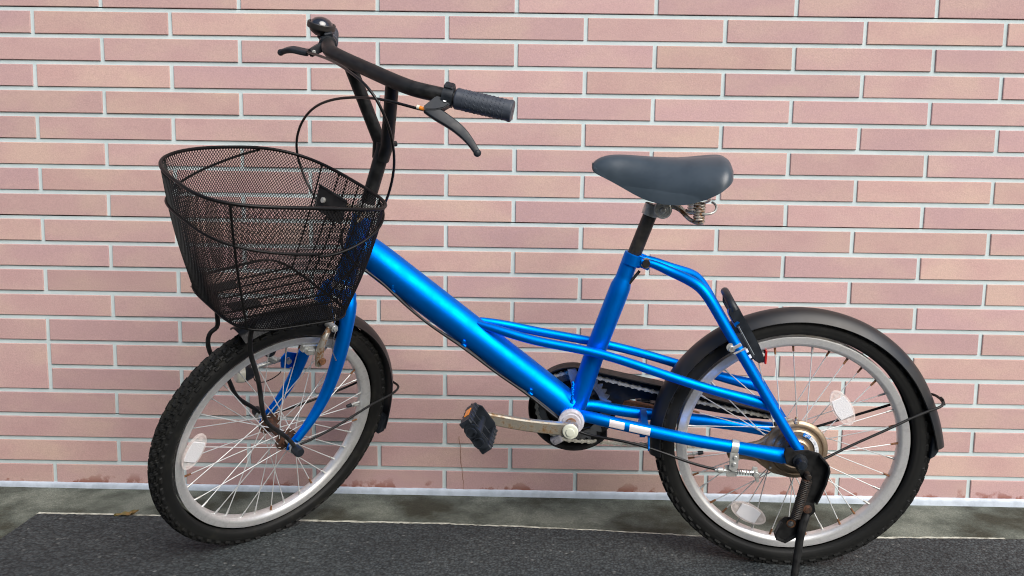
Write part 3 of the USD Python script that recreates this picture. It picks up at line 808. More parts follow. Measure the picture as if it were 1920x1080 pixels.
for sd in (-1, 1):
    g0, g1 = b(.0135, .7178, sd * .1830), b(.0600, .7275, sd * .2520)
    gd = norm(g1 - g0)
    g0 = g0 - gd * .004; g1 = g1 + gd * .006
    gl = float(np.linalg.norm(g1 - g0))
    grip = thing('grip', bike)
    spart('grip_sleeve', lathe_on([(0, .0128), (0, .0158), (.002, .0172), (.006, .0172), (.010, .0168), (gl - .008, .0168), (gl - .004, .0178), (gl - .0012, .0172), (gl, .0158), (gl, 1e-5)], g0, g1, 40), 'grip', grip)
    x, y, z = along(g0, g1)
    ribs = []
    for k in range(11):
        for a in range(18):
            ang = 2 * PI * (a + .5 * (k % 2)) / 18
            c = g0 + y * (.014 + (gl - .028) * k / 10)
            ra = x * math.cos(ang) + z * math.sin(ang); ta = np.cross(y, ra)
            dd_ = norm(ta + y * (0.9 if k % 2 else -.0))
            ribs.append(place(rbox(.0042, .0009, .0012, .0003), dd_, ra, np.cross(dd_, ra), c + ra * .0169))
    spart('grip_ribs', ribs, 'grip', grip, smooth=False)
    spart('grip_end_hole', cyl(g1 - y * .0006, g1 + y * .0003, .0016, 10, .0001), 'cable', grip)

# brake levers, as seen by the hand: a clamp round the bar, a hooded bracket and a curved blade with a ball end
for sd in (-1, 1):
    lv = thing('brake_lever', bike)
    f = lambda u, v, w: b(u, v, sd * w)
    c0, c1 = f(-.0010, .7148, .1625), f(.0100, .7170, .1790)
    spart('lever_clamp', lathe_on([(0, .0126), (.001, .0160), (.010, .0164), (.018, .0160), (.0185, .0126)], c0, c1, 28), 'black_plastic', lv)
    spart('clamp_block', place(rbox(.016, .016, .012, .002), norm([.55, sd * .83, .08]), norm(np.cross(norm([-.55, 0, .84]), norm([.55, sd * .83, .08]))), norm([-.55, 0, .84]), f(.0010, .7305, .1705)), 'black_plastic', lv)
    ax_ = norm(np.array([.55, sd * .83, .0]))        # along the grip
    dn = norm(np.array([-.50, -.10, -.86])) if sd < 0 else norm(np.array([-.62, .38, -.68]))
    br = np.array(f(.0015, .7145, .1700))
    yy = norm(np.cross(dn, ax_))
    hood = Polygon([(-.011, -.004), (.012, -.004), (.013, .012), (.008, .022), (-.002, .030), (-.016, .036), (-.021, .030), (-.016, .014)])
    spart('lever_bracket', place(plate(hood, -.0075, .0075, .0015), ax_, yy, dn, br), 'black_plastic', lv)
    spart('pivot_screw', [cyl(br + dn * .010 + ax_ * .003 - yy * .0092, br + dn * .010 + ax_ * .003 + yy * .0092, .0034, 14)], 'chrome', lv)
    p0 = br + dn * .028 - ax_ * .015
    tip = np.array(f(.0285, .6504, .2450))
    mid1 = p0 + ax_ * .020 + dn * .006
    mid2 = np.array(f(.0090, .6745, .2110)); mid3 = np.array(f(.0215, .6620, .2310))
    if sd > 0:
        p0, mid1, mid2, mid3, tip = (np.array(b(*q_)) for q_ in ((-.0150, .6900, .1930), (-.0230, .6872, .2050), (-.0309, .6851, .2180), (-.0350, .6790, .2330), (-.0375, .6715, .2450)))
    bl = smooth_path([p0, mid1, mid2, mid3, tip], 26)
    t, A_, B_ = frames(bl)
    hw = np.interp(np.linspace(0, 1, 26), [0, .25, .6, .9, 1], [.0105, .0098, .0080, .0052, .0048])
    yv = np.tile(yy, (26, 1)); yv -= t * np.sum(yv * t, 1, keepdims=True); yv /= np.linalg.norm(yv, axis=1, keepdims=True)
    xv = np.cross(t, yv)
    sec = [(-1, -.6), (-.75, -1), (.75, -1), (1, -.6), (1, .6), (.75, 1), (-.75, 1), (-1, .6)]
    v = np.stack([bl + xv * (hw[:, None] * a_) + yv * (.0048 * b_) for a_, b_ in sec], 1).reshape(-1, 3)
    i, j = np.meshgrid(np.arange(25), np.arange(8), indexing='ij')
    q = np.stack([i * 8 + j, i * 8 + (j + 1) % 8, (i + 1) * 8 + (j + 1) % 8, (i + 1) * 8 + j], -1).reshape(-1, 4)
    fc = np.vstack([q[:, [0, 1, 2]], q[:, [0, 2, 3]], [(0, 7 - 0, k) for k in range(1, 7)], [(200 + 0, 200 + k, 207) for k in range(1, 7)]])
    bm = trimesh.Trimesh(v, fc, process=False); trimesh.repair.fix_normals(bm)
    spart('lever_blade', [bm, sphere(tip, .0062, 12)], 'black_plastic', lv, smooth=40)
    fe = br + dn * (.033 if sd < 0 else .026) - ax_ * .019
    spart('cable_ferrule', [cyl(fe + ax_ * .003, fe - ax_ * .009 + dn * .000, .0031, 14)], 'amber' if sd < 0 else 'steel', lv)
    spart('barrel_nut', [cyl(fe - ax_ * .008, fe - ax_ * .013, .0034, 14)], 'cap' if sd < 0 else 'steel', lv)

# bell on the far side of the bar
bell = thing('bell', bike)
bc = s_(.0015, .7405, .2000)
bup = norm(np.array([0.24, -.15, .95]))
bd = lambda prof: lathe_on(prof, bc, bc + bup, 40)
part('bell_base', bd([(-.016, 1e-5), (-.016, .010), (-.010, .019), (-.003, .0225), (-.001, .0225), (-.001, 1e-5)]), 'black_plastic', bell)
part('bell_collar', bd([(-.003, .021), (-.004, .0250), (-.002, .0258), (.0055, .0258), (.0068, .0248), (.0064, .0218), (.002, .0212)]), 'fender', bell)
part('bell_dome', bd([(.001, .0216), (.004, .0212), (.0095, .0185), (.0140, .0135), (.0165, .0070), (.0172, .0025), (.0173, 1e-5)]), plain('bell_gloss', (0.006, 0.007, 0.01), 0.07, 0.0, coat_weight=1.0), bell, smooth=60)
part('bell_mount', [cyl(bc - bup * .014, s_(.012, .7190, .1850), .0085, 16), lathe_on([(0, .0128), (.001, .0150), (.010, .0150), (.011, .0128)], s_(.006, .7162, .1740), s_(.0135, .7178, .1850), 24)], 'black_plastic', bell)

# brake cables
near_c = [s_(*q_) for q_ in ((-.0220, .6860, -.1634), (-.0350, .6823, -.1357), (-.0450, .6792, -.1078), (-.0450, .6637, -.0277), (-.0400, .6341, .0598), (-.0300, .5951, .1240), (-.0150, .5503, .1615), (.0050, .5061, .1772), (.0250, .4614, .1588), (.0330, .4313, .1105), (.0460, .4050, .0600))]
part('brake_cable', tube(near_c, .0024, 10, curve=90), 'cable', smooth=60)
far_c = [s_(*q_) for q_ in ((-.0300, .6925, .1752), (-.0550, .6993, .0690), (-.0750, .6970, -.0224), (-.0700, .6796, -.0826), (-.0500, .6516, -.1015), (-.0150, .6066, -.1004), (.0200, .5614, -.0796), (.0450, .5113, -.0566), (.0650, .4681, -.0325), (.0680, .4100, -.0300), (.0300, .3450, -.0300), (.0120, .3000, -.0180))]
part('brake_cable', tube(far_c, .0024, 10, curve=90), 'cable', smooth=60)
for k, dw in enumerate((-.009, -.002)):
    cp = [s_(.048, .4050, .040 - .05 * k), b(-.790, .318, -.024 + dw), b(-.7600, .2945, -.020 + dw), b(-.7378, .2735, -.019 + dw), b(-.6730, .2175 - .003 * k, -.0200 + dw), b(-.6076, .1720, -.019 + dw), b(-.5450, .1255 - .002 * k, -.0195 + dw), b(-.4835, .0820, -.019 + dw), b(-.4300, .0415, -.024 + dw)]
    if k == 0:
        cp += [b(-.3863, .0165, -.034), b(-.330, .0095, -.042), b(-.2624, -.0010, -.050), b(-.2000, -.0190, -.056), b(-.1400, -.0320, -.060)]
    else:
        cp += [b(-.400, .0160, -.012), b(-.370, .0145, -.004)]
    part('frame_cable', tube(cp, .0026, 8, curve=90), 'cable', smooth=60)
for uu, vv in ((-.7378, .2760), (-.6076, .1750), (-.4835, .0850)):
    part('cable_guide', [place(rbox(.011, .016, .006, .001), mdir, [0, 1, 0], np.cross(mdir, [0, 1, 0]), b(uu, vv, -.018)), cyl(b(uu, vv + .006, -.026), b(uu + .003, vv + .012, -.027), .0035, 10)], 'blue')
part('cable_guide', [ring_tube(np.array([b(-.2624 + .0, -.0010 + .0048 * math.sin(a), -.050 + .0048 * math.cos(a)) for a in np.linspace(0, 2 * PI, 16, endpoint=False)]), .0014, 6), cyl(b(-.2624, .004, -.049), b(-.2630, .024, -.045), .002, 8)], 'blue')

# ------------------------------------------------------------------ front brake, mudguards, stays
fb = thing('front_brake', bike)
spart('brake_arm', tube([b(.030, .262, -.030), b(.016, .243, -.041), b(.006, .224, -.047), b(.004, .207, -.047), b(.008, .184, -.046), b(.012, .166, -.045)], [.0048, .0052, .0062, .0072, .0082, .0062], 12, curve=24), 'rust_steel', fb, smooth=60)
spart('arm_pivot', [cyl(b(.018, .2455, -.030), b(.018, .2455, -.054), .0070, 16), cyl(b(.018, .2455, -.054), b(.018, .2455, -.058), .0045, 6)], 'steel', fb)
spart('pad_bolt', cyl(b(.010, .1800, -.040), b(.010, .1800, -.058), .0068, 16), 'rust', fb)
spart('pad_holder', [place(rbox(.044, .011, .015, .002), [1, 0, 0], [0, 1, 0], [0, 0, 1], b(-.002, .1960, -.0285)), place(rbox(.018, .012, .012, .002), [1, 0, 0], [0, 1, 0], [0, 0, 1], b(-.008, .1920, -.036))], 'steel', fb)
spart('brake_arm', tube([b(.030, .262, .030), b(.016, .243, .041), b(.006, .224, .047), b(.004, .207, .047), b(.008, .184, .046)], [.0048, .0052, .0062, .0072, .0070], 12, curve=20), 'rust_steel', fb, smooth=60)
spart('pad_holder', [place(rbox(.044, .011, .015, .002), [1, 0, 0], [0, 1, 0], [0, 0, 1], b(-.002, .1960, .0285))], 'steel', fb)
spart('cable_tail', tube([b(.020, .240, -.055), b(.018, .222, -.058), b(.022, .206, -.058), b(.032, .190, -.0585), b(.038, .182, -.059)], [.0008, .0008, .0008, .0008, .0014], 7, curve=20), 'chrome', fb, smooth=60)
spart('cable_strand', tube([b(.022, .250, -.045), b(.018, .285, -.022), b(.012, .302, -.018)], .0009, 6), 'chrome', fb)


def mudguard(a0, a1, r, half, drop, flare=0.0, thick=0.0016, n=64, tail=0.0, cx=0.0):
    """A curved sheet round the wheel from angle a0 to a1 (degrees, from +x)."""
    A = np.radians(np.linspace(a0, a1, n))
    m = 15
    s = np.linspace(-1, 1, m)
    out = []
    for side in (0, 1):
        for k, a in enumerate(A):
            e = k / (n - 1)
            taper = 1.0 - tail * max(0, (0.10 - e) / 0.10)
            rr = r + flare * max(0, (0.14 - e) / 0.14) ** 2 - drop * np.abs(s) ** 2.4 - side * thick
            w_ = half * taper * np.sin(s * PI / 2 * .98) if False else half * taper * s
            w_ = w_ - side * thick * np.sign(s) * (np.abs(s) > .9)
            out.append(np.stack([cx + rr * math.cos(a), w_, rr * math.sin(a)], 1))
    v = np.array(out).reshape(2, n, m, 3)
    f = []
    i, j = np.meshgrid(np.arange(n - 1), np.arange(m - 1), indexing='ij')
    q0 = np.stack([i * m + j, i * m + j + 1, (i + 1) * m + j + 1, (i + 1) * m + j], -1).reshape(-1, 4)
    q1 = q0[:, ::-1] + n * m
    ed = []
    for j in (0, m - 1):
        for i in range(n - 1):
            a_, b_ = i * m + j, (i + 1) * m + j
            ed.append((a_, b_, b_ + n * m, a_ + n * m) if j == 0 else (b_, a_, a_ + n * m, b_ + n * m))
    for i in (0, n - 1):
        for j in range(m - 1):
            a_, b_ = i * m + j, i * m + j + 1
            ed.append((b_, a_, a_ + n * m, b_ + n * m) if i == 0 else (a_, b_, b_ + n * m, a_ + n * m))
    q = np.vstack([q0, q1, np.array(ed)])
    t = trimesh.Trimesh(v.reshape(-1, 3), np.vstack([q[:, [0, 1, 2]], q[:, [0, 2, 3]]]), process=False)
    if t.volume < 0:
        t.invert()
    return t


rg_ = thing('rear_mudguard', bike)
part('mudguard_sheet', mudguard(2.5, 187, .2600, .0290, .0190, flare=.010, n=90), 'fender', rg_, smooth=50)
fg_ = thing('front_mudguard', bike)
spart('mudguard_sheet', mudguard(-3, 124, .2680, .0275, .0150, flare=.004, n=70, thick=.0014), 'fender', fg_, smooth=50)
for sd in (-1, 1):
    part('mudguard_stay', tube([b(.0130, -.0060, sd * .074), b(.030, -.0040, sd * .070), b(.070, .0130, sd * .060), b(.1600, .0560, sd * .044), b(.2300, .0890, sd * .0335), b(.2470, .0955, sd * .029), b(.2535, .0975, sd * .014), b(.2545, .0980, 0)], .0024, 10, curve=50), 'black_metal', rg_, smooth=60)
    spart('mudguard_stay', tube([b(.0060, .0010, sd * .0570), b(.0200, .0040, sd * .0560), b(.1070, .0310, sd * .0480), b(.2030, .0700, sd * .0390), b(.2480, .0865, sd * .0320), b(.2570, .0885, sd * .0240), b(.2600, .0875, sd * .0100), b(.2600, .0870, 0)], .0024, 10, curve=50), 'black_metal', fg_, smooth=60)
part('stay_clip', [place(rbox(.003, .012, .014, .001), norm([.93, 0, .37]), [0, 1, 0], norm([-.37, 0, .93]), b(.2555, .0975, -.010))], 'black_metal', rg_)
part('mud_flap', plate(Polygon([(.241, -.010), (.243, .032), (.254, .032), (.254, .006), (.249, -.004)]), -.024, .024, .0008), 'black_plastic', rg_)
spart('mud_flap', plate(Polygon([(.246, -.028), (.250, .012), (.262, .012), (.260, -.022)]), -.022, .022, .0008), 'black_plastic', fg_)

# lamp on the far fork blade
lamp = thing('head_lamp', bike)
spart('lamp_bracket', [plate(Polygon([(.052, .112), (.060, .128), (.040, .136), (.016, .140), (.008, .126), (.014, .106), (.032, .104)]).difference(Point(.024, .122).buffer(.006)), .058, .0625, .0008)], 'blue', lamp)
spart('bracket_bolt', cyl(b(.024, .121, .052), b(.024, .121, .068), .0058, 8), 'steel', lamp)
spart('lamp_arm', [tube([b(.020, .120, .070), b(-.010, .106, .078), b(-.036, .092, .086)], [.0055, .0050, .0060], 10, curve=12), cyl(b(.004, .118, .064), b(-.008, .122, .076), .0075, 12)], 'steel', lamp, smooth=60)
lo_, la_ = b(-.030, .085, .088), b(-.080, .076, .100)
spart('lamp_body', lathe_on([(-.006, 1e-5), (-.006, .008), (0, .014), (.012, .019), (.016, .0195), (.016, 1e-5)], lo_, la_, 28), 'black_plastic', lamp)
spart('lamp_head', lathe_on([(.0155, .017), (.016, .0200), (.028, .0190), (.031, .016), (.031, 1e-5)], lo_, la_, 28), 'lens', lamp)
spart('lamp_wire', tube([b(-.024, .078, .086), b(-.014, .064, .082), b(.004, .072, .072), b(.018, .096, .062)], .0011, 6, curve=20), 'cable', lamp, smooth=60)
spart('dynamo', lathe_on([(0, 1e-5), (0, .011), (.003, .0125), (.040, .0125), (.043, .009), (.050, .007), (.058, .007), (.058, 1e-5)], b(-.020, .142, .060), b(-.060, .172, .048), 24), 'black_plastic', lamp)

# ------------------------------------------------------------------ basket
basket = thing('basket', bike)
TOPQ = (.5118, .1074, .0104, -.3160, .1690, .1265, 3.1, 3.2, .0095)
BOTQ = (.3171, .2107, -.0115, -.2083, .1331, .1061, 5.0, 4.0, .0)


def hoop(qp, th):
    v0, sl, u0, u1, wb, wf, e1, e2, bow = qp
    ca, sa = np.cos(th), np.sin(th)
    ca = np.where(np.abs(ca) < 1e-9, 1e-9, ca); sa = np.where(np.abs(sa) < 1e-9, 1e-9, sa)
    e = np.where(ca > 0, e1, e2)
    r = (np.abs(ca) ** e + np.abs(sa) ** e) ** (-1 / e)
    A_, W_ = r * ca, r * sa
    u = (u0 + u1) / 2 + A_ * (u0 - u1) / 2
    hw = (wb + wf) / 2 + A_ * (wb - wf) / 2
    return np.stack([u, W_ * hw, v0 + sl * (u - .02) + bow * (1 - A_ ** 2)], -1), A_


# even steps round the rim
th_d = np.linspace(0, 2 * PI, 4001)
pd_, _ = hoop(TOPQ, th_d)
cum = np.r_[0, np.cumsum(np.linalg.norm(np.diff(pd_, axis=0), axis=1))]
NC = 186
th_c = np.interp(np.arange(2 * NC) / (2 * NC) * cum[-1], cum, th_d)
ht_, A_t = hoop(TOPQ, th_c)
hb_, _ = hoop(BOTQ, th_c)


def wallpt(k, s):
    k = np.asarray(k) % (2 * NC)
    p = ht_[k] * (1 - s)[..., None] + hb_[k] * s[..., None]
    bulge = np.sin(PI * s) * .006
    c = np.array([-.12, 0, 0])
    d = p - c; d[..., 2] = 0; d /= np.linalg.norm(d, axis=-1, keepdims=True)
    return p + d * bulge[..., None]


def strands(P0, P1, w, nrm=None):
    """Thin three-sided strands between point pairs."""
    d = P1 - P0; d /= np.linalg.norm(d, axis=1, keepdims=True) + 1e-12
    a = np.cross(d, nrm); a /= np.linalg.norm(a, axis=1, keepdims=True) + 1e-12
    n_ = np.cross(a, d)
    offs = [a * w, -a * w * .5 + n_ * w * .87, -a * w * .5 - n_ * w * .87]
    v = np.stack([P0 + o for o in offs] + [P1 + o for o in offs], 1)
    base = np.arange(len(P0))[:, None] * 6
    f = np.concatenate([base + np.array([[k, (k + 1) % 3, 3 + (k + 1) % 3]]) for k in range(3)] + [base + np.array([[k, 3 + (k + 1) % 3, 3 + k]]) for k in range(3)])
    t = trimesh.Trimesh(v.reshape(-1, 3), f, process=False)
    t.invert()
    return t


NR = 58                                                     # half rows of diamonds down the side
P0, P1, NN = [], [], []
for r in range(NR):
    sv0, sv1 = np.full(NC, r / NR), np.full(NC, (r + 1) / NR)
    k = np.arange(NC) * 2 + (r % 2)
    for d in (-1, 1):
        P0.append(wallpt(k, sv0)); P1.append(wallpt(k + d, sv1))
        nm = wallpt(k, sv0) - np.array([-.12, 0, .4]); nm[:, 2] = 0
        NN.append(nm / np.linalg.norm(nm, axis=1, keepdims=True))
mesh_side = strands(np.vstack(P0), np.vstack(P1), .00071, np.vstack(NN))
# floor: diamonds inside the lower hoop
fl = Polygon(hb_[:, [0, 1]])
cu, cw = .0046, .0050
P0, P1 = [], []
fv = lambda u: BOTQ[0] + BOTQ[1] * (u - .02)
for a in range(-26, 30):
    for c in range(-34, 35):
        if (a + c) % 2:
            continue
        p = np.array([-.11 + a * cu, c * cw])
        for d in (-1, 1):
            q_ = p + np.array([cu, d * cw])
            if fl.contains(Point(p)) or fl.contains(Point(q_)):
                P0.append((p[0], p[1], fv(p[0]))); P1.append((q_[0], q_[1], fv(q_[0])))
P0, P1 = np.array(P0), np.array(P1)
mesh_floor = strands(P0, P1, .00078, np.tile([0, 0, 1.0], (len(P0), 1)))
spart('side_mesh', mesh_side, 'wire', basket, smooth=False, kind='stuff')
spart('floor_mesh', mesh_floor, 'wire', basket, smooth=False, kind='stuff')
step = np.arange(0, 2 * NC, 2)
spart('rim_wire', ring_tube(ht_[step] + [0, 0, .001], .0029, 10), 'wire', basket, smooth=60)
spart('floor_hoop', ring_tube(hb_[step] - [0, 0, .001], .0023, 8), 'wire', basket, smooth=60)
# the belt wire dips towards the front; on the far side it rises to the rim halfway along
sh_near = np.where(A_t < 0, .355 - .075 * A_t ** 2, .355 * np.sin(PI / 2 * np.clip((1 - A_t) / 1.0, 0, 1)) + .02)
sh_far = np.interp(A_t, [-1, -.85, .45, 1], [.28, .29, .0, -.1])
sh = np.where(ht_[:, 1] < 0, sh_near, sh_far)
k_all = [k for k in range(0, 2 * NC) if (ht_[k, 1] < 0 and A_t[k] < .965) or (ht_[k, 1] >= 0 and sh_far[k] > .012)]
k_all = np.array(k_all)
hp = wallpt(k_all, sh[k_all])
cc = np.array([-.12, 0, 0])
dd_ = hp - cc; dd_[:, 2] = 0; hp = hp + dd_ / np.linalg.norm(dd_, axis=1, keepdims=True) * .0022
spart('belt_wire', tube(hp, .0022, 8), 'wire', basket, smooth=60)


def rib(frac, wsign, r=.0021, s0=0.0, s1=1.0):
    """An upright wire on the side at a place found by its share of the way along u."""
    ks = [k for k in range(2 * NC) if np.sign(ht_[k, 1]) == wsign]
    k = min(ks, key=lambda q_: abs(A_t[q_] - frac))
    ss = np.linspace(s0, s1, 12)
    p = wallpt(np.full(12, k), ss)
    d = p - cc; d[:, 2] = 0
    return tube(p + d / np.linalg.norm(d, axis=1, keepdims=True) * .0021, r, 8)


for wsg in (-1, 1):
    spart('upright_wire', rib(-.80, wsg), 'wire', basket, smooth=60)
for wv in (-.088, -.044, -.016, .016, .044, .088):             # the rear face
    ks = min(range(2 * NC), key=lambda q_: abs(ht_[q_, 1] - wv) + (10 if A_t[q_] < .8 else 0))
    ss = np.linspace(0, 1, 10)
    spart('upright_wire', tube(wallpt(np.full(10, ks), ss) - [.0024, 0, 0], .0014, 7), 'wire', basket, smooth=60)
for wv in (-.075, -.045, -.015, .015, .045, .075):
    spart('floor_wire', tube([b(u, fv(u) + .0024, wv * (1 + .2 * u / .2)) for u in (-.2055, -.11, -.014)], .0016, 7), 'wire', basket)
spart('bracket_plate', [plate(Polygon([(.0035, .4300), (.0065, .4300), (.0065, .4740), (.0035, .4740)]), -.0030, .0830), tube([b(.004, .474, -.003), b(.004, .474, .083)], .0022, 8)], 'black_metal', basket)
spart('bracket_screw', cyl(b(-.0005, .4530, .0590), b(.0040, .4530, .0590), .0055, 14), 'steel', basket)
spart('bracket_screw', cyl(b(-.0005, .4490, .0220), b(.0040, .4490, .0220), .0050, 14), 'black_metal', basket)
spart('bracket_arm', [tube([b(.0065, .455, .045), b(.020, .457, .035), b(.040, .460, .015), b(RAKE, .4610, .000)], .0042, 8, curve=14), tube([b(.0065, .455, -.045), b(.020, .457, -.035), b(.040, .460, -.015), b(RAKE, .4610, .000)], .0042, 8, curve=14)], 'rust_steel', basket)
spart('floor_plate', place(rbox(.052, .024, .004, .001), norm([1, 0, .2]), [0, 1, 0], norm([-.2, 0, 1]), b(-.165, fv(-.165) + .006, -.028)), 'black_metal', basket)
spart('floor_plate', place(rbox(.052, .024, .004, .001), norm([1, 0, .2]), [0, 1, 0], norm([-.2, 0, 1]), b(-.165, fv(-.165) + .006, .045)), 'black_metal', basket)
leg = [(-.1680, .2720, -.0720), (-.1690, .2560, -.0720), (-.1588, .2145, -.0720), (-.1366, .1744, -.0720), (-.1161, .1310, -.0710), (-.0854, .0716, -.0690), (-.0540, .0474, -.0660), (-.0133, .0154, -.0645), (-.0010, .0020, -.0645)]
spart('basket_leg', tube([b(*p) for p in leg], .0042, 10, curve=50), 'black_metal', basket, smooth=60)
leg = [(-.1600, .2700, .0750), (-.1500, .2400, .0750), (-.1387, .2047, .0750), (-.1373, .1890, .0750), (-.1450, .1815, .0750), (-.1480, .1720, .0750), (-.1455, .1568, .0750), (-.1274, .1265, .0750), (-.0848, .0787, .0730), (-.0612, .0444, .0700), (-.0291, .0220, .0670), (-.0010, .0020, .0640)]
spart('basket_leg', tube([b(*p) for p in leg], .0042, 10, curve=70), 'black_metal', basket, smooth=60)

# ------------------------------------------------------------------ saddle
saddle = thing('saddle', bike)
su = np.array([-.3790, -.3765, -.370, -.358, -.342, -.320, -.290, -.259, -.228, -.200, -.173, -.158, -.148, -.1425, -.1410])
top = np.array([.5070, .5125, .5185, .5238, .5266, .5268, .5250, .5240, .5248, .5272, .5290, .5285, .5240, .5140, .5060])
hwid = np.array([.004, .0130, .0190, .0240, .0280, .0325, .0430, .0565, .0700, .0800, .0850, .0830, .0740, .0570, .030])
skirt = np.array([.5040, .4990, .4945, .4890, .4815, .4700, .4560, .4495, .4500, .4570, .4690, .4790, .4870, .4930, .4980])
cs = [CubicSpline(np.linspace(0, 1, len(su)), a) for a in (su, top, hwid, skirt)]
tt = np.linspace(0, 1, 60)
U2, T2, H2, K2 = (c(tt) for c in cs)
H2 = np.maximum(H2, .0015)
na = 36
rows = []
for k in range(60):
    hgt = T2[k] - K2[k]
    a = np.linspace(-PI / 2, PI / 2, na)                        # skirt edge to skirt edge over the top
    e = 2.15
    y = np.sign(np.sin(a)) * np.abs(np.sin(a)) ** (2 / e) * H2[k]
    z = K2[k] + np.abs(np.cos(a)) ** (2 / e) * hgt
    flare = .0
    dip = -.004 * math.exp(-((U2[k] + .19) / .05) ** 2) * np.exp(-(y / .02) ** 2)
    under = np.stack([np.full(7, U2[k]), np.linspace(H2[k] * .93, -H2[k] * .93, 7), np.full(7, K2[k] + .010)], 1)
    rows.append(np.vstack([np.stack([np.full(na, U2[k]), y, z + dip], 1), under]))
v = np.array(rows)
n, m = v.shape[:2]
i, j = np.meshgrid(np.arange(n - 1), np.arange(m), indexing='ij')
q = np.stack([i * m + j, i * m + (j + 1) % m, (i + 1) * m + (j + 1) % m, (i + 1) * m + j], -1).reshape(-1, 4)
f = np.vstack([q[:, [0, 1, 2]], q[:, [0, 2, 3]], [(0, k + 1, k) for k in range(1, m - 1)], [((n - 1) * m, (n - 1) * m + k, (n - 1) * m + k + 1) for k in range(1, m - 1)]])
sd_ = trimesh.Trimesh(v.reshape(-1, 3), f, process=False); trimesh.repair.fix_normals(sd_)
if sd_.volume < 0:
    sd_.invert()
part('saddle_cover', sd_, 'saddle', saddle, smooth=70)
part('post_clamp', lathe_on([(0, .0128), (.0005, .0150), (.020, .0152), (.021, .013), (.021, 1e-5), (0, 1e-5)], b(-.2755, .4205), b(-.2690, .4400), 28), 'steel', saddle)
part('clamp_disc', [lathe_on([(0, 1e-5), (0, .0150), (.0015, .0158), (.004, .0155), (.005, .0140), (.0052, .0125), (.0044, .0118), (.0044, .0090), (.0060, .0082), (.0060, .0055), (.0085, .0050), (.0095, .0035), (.0095, 1e-5)], b(-.2540, .4345, -.022), b(-.2540, .4345, -.1), 32)], 'steel', saddle)
part('clamp_body', [cyl(b(-.2540, .4345, -.022), b(-.2540, .4345, .030), .0125, 24)], 'steel', saddle)
for sd in (-1, 1):
    part('saddle_rail', tube([b(-.350, .500, sd * .006), b(-.310, .478, sd * .012), b(-.2750, .4560, sd * .018), b(-.2540, .4440, sd * .020), b(-.2280, .4370, sd * .028), b(-.2120, .4240, sd * .042), b(-.1960, .4180, sd * .052), b(-.188, .4200, sd * .056)], .0036, 10, curve=36), 'rust_steel', saddle, smooth=60)
    co = b(-.1950, .4205, sd * .052)
    hel = [co + np.array([.0085 * math.cos(t_), .0085 * math.sin(t_), .0048 * t_ / (2 * PI)]) for t_ in np.linspace(0, 2 * PI * 6.5, 110)]
    part('saddle_spring', tube(hel, .0021, 7), 'rust_steel' if sd < 0 else 'steel', saddle, smooth=60)
    part('spring_wire', tube([b(-.2150, .4365, sd * .035), b(-.190, .4340, sd * .060), b(-.172, .4370, sd * .058), b(-.166, .4440, sd * .045), b(-.172, .4500, sd * .030)], .0022, 8, curve=24), 'steel', saddle, smooth=60)

# ------------------------------------------------------------------ drive: chainring, chain, guard, cranks, pedals
BBu, BBv = -.4050, .0392
WC = .044
NT = 35
PR = .07074
RBv = .0358
teeth = []
for k in range(NT * 4):
    a = 2 * PI * k / (NT * 4)
    r = (PR + .0048, PR + .0010, PR - .0040, PR + .0010)[k % 4]
    teeth.append((BBu + r * math.cos(a), RBv + r * math.sin(a)))
ringp = Polygon(teeth).difference(Point(BBu, RBv).buffer(.0545, 24))
arms = unary_union([affinity.rotate(sbox(BBu - .007, BBv, BBu + .007, BBv + .054), 20 + 72 * k, origin=(BBu, BBv)) for k in range(5)] + [Point(BBu, BBv).buffer(.022)])
cr = thing('chainring', bike)
part('toothed_ring', plate(ringp, WC - .0014, WC + .0014), 'ring', cr)
part('spider', plate(arms, WC + .0016, WC + .0055, .0008), 'black_metal', cr)
part('rear_sprocket', plate(Polygon([(r * math.cos(a), r * math.sin(a)) for k in range(64) for a, r in [(2 * PI * k / 64, (.0315, .0275, .0235, .0275)[k % 4])]]), WC - .0014, WC + .0014), 'ring')
# chain: pins along the outer tangents of the two wheels
rs = .0265
d_ = math.hypot(BBu, RBv)
base_ang = math.atan2(BBv, BBu)                              # from rear hub to crank
tilt = math.asin((PR - rs) / d_)
a_top = base_ang - PI / 2 + tilt * -1
path = []
C0, C1 = np.array([0, 0.0]), np.array([BBu, RBv])
dirn = (C1 - C0) / d_
nup = np.array([dirn[1], -dirn[0]]);  nup = nup if nup[1] > 0 else -nup
st_ = (PR - rs) / d_
n_top = nup * math.sqrt(1 - st_ ** 2) - dirn * st_
n_bot = -nup * math.sqrt(1 - st_ ** 2) - dirn * st_
n_top = nup * math.sqrt(1 - st_ ** 2) + dirn * (-st_) if False else nup * math.sqrt(1 - st_ ** 2) - dirn * st_
def arc(c, r, a0, a1, n):
    return [c + r * np.array([math.cos(a), math.sin(a)]) for a in np.linspace(a0, a1, n)]
aT, aB = math.atan2(n_top[1], n_top[0]), math.atan2(n_bot[1], n_bot[0])
aB2 = aB + 2 * PI if aB < aT else aB
pts_ = arc(C1, PR, aT, aB2, 60)                              # round the front of the chainring
pb0, pb1 = C1 + PR * n_bot, C0 + rs * n_bot
sag = [pb0 + (pb1 - pb0) * t_ - np.array([0, .006 * math.sin(PI * t_)]) for t_ in np.linspace(0, 1, 40)[1:-1]]
pts_ += sag + arc(C0, rs, aB2 - 2 * PI, aT, 24)
pt0, pt1 = C0 + rs * n_top, C1 + PR * n_top
pts_ += [pt0 + (pt1 - pt0) * t_ - np.array([0, .004 * math.sin(PI * t_)]) for t_ in np.linspace(0, 1, 40)[1:-1]]
pts_.append(pts_[0])
pts_ = np.array(pts_)
cl = np.r_[0, np.cumsum(np.linalg.norm(np.diff(pts_, axis=0), axis=1))]
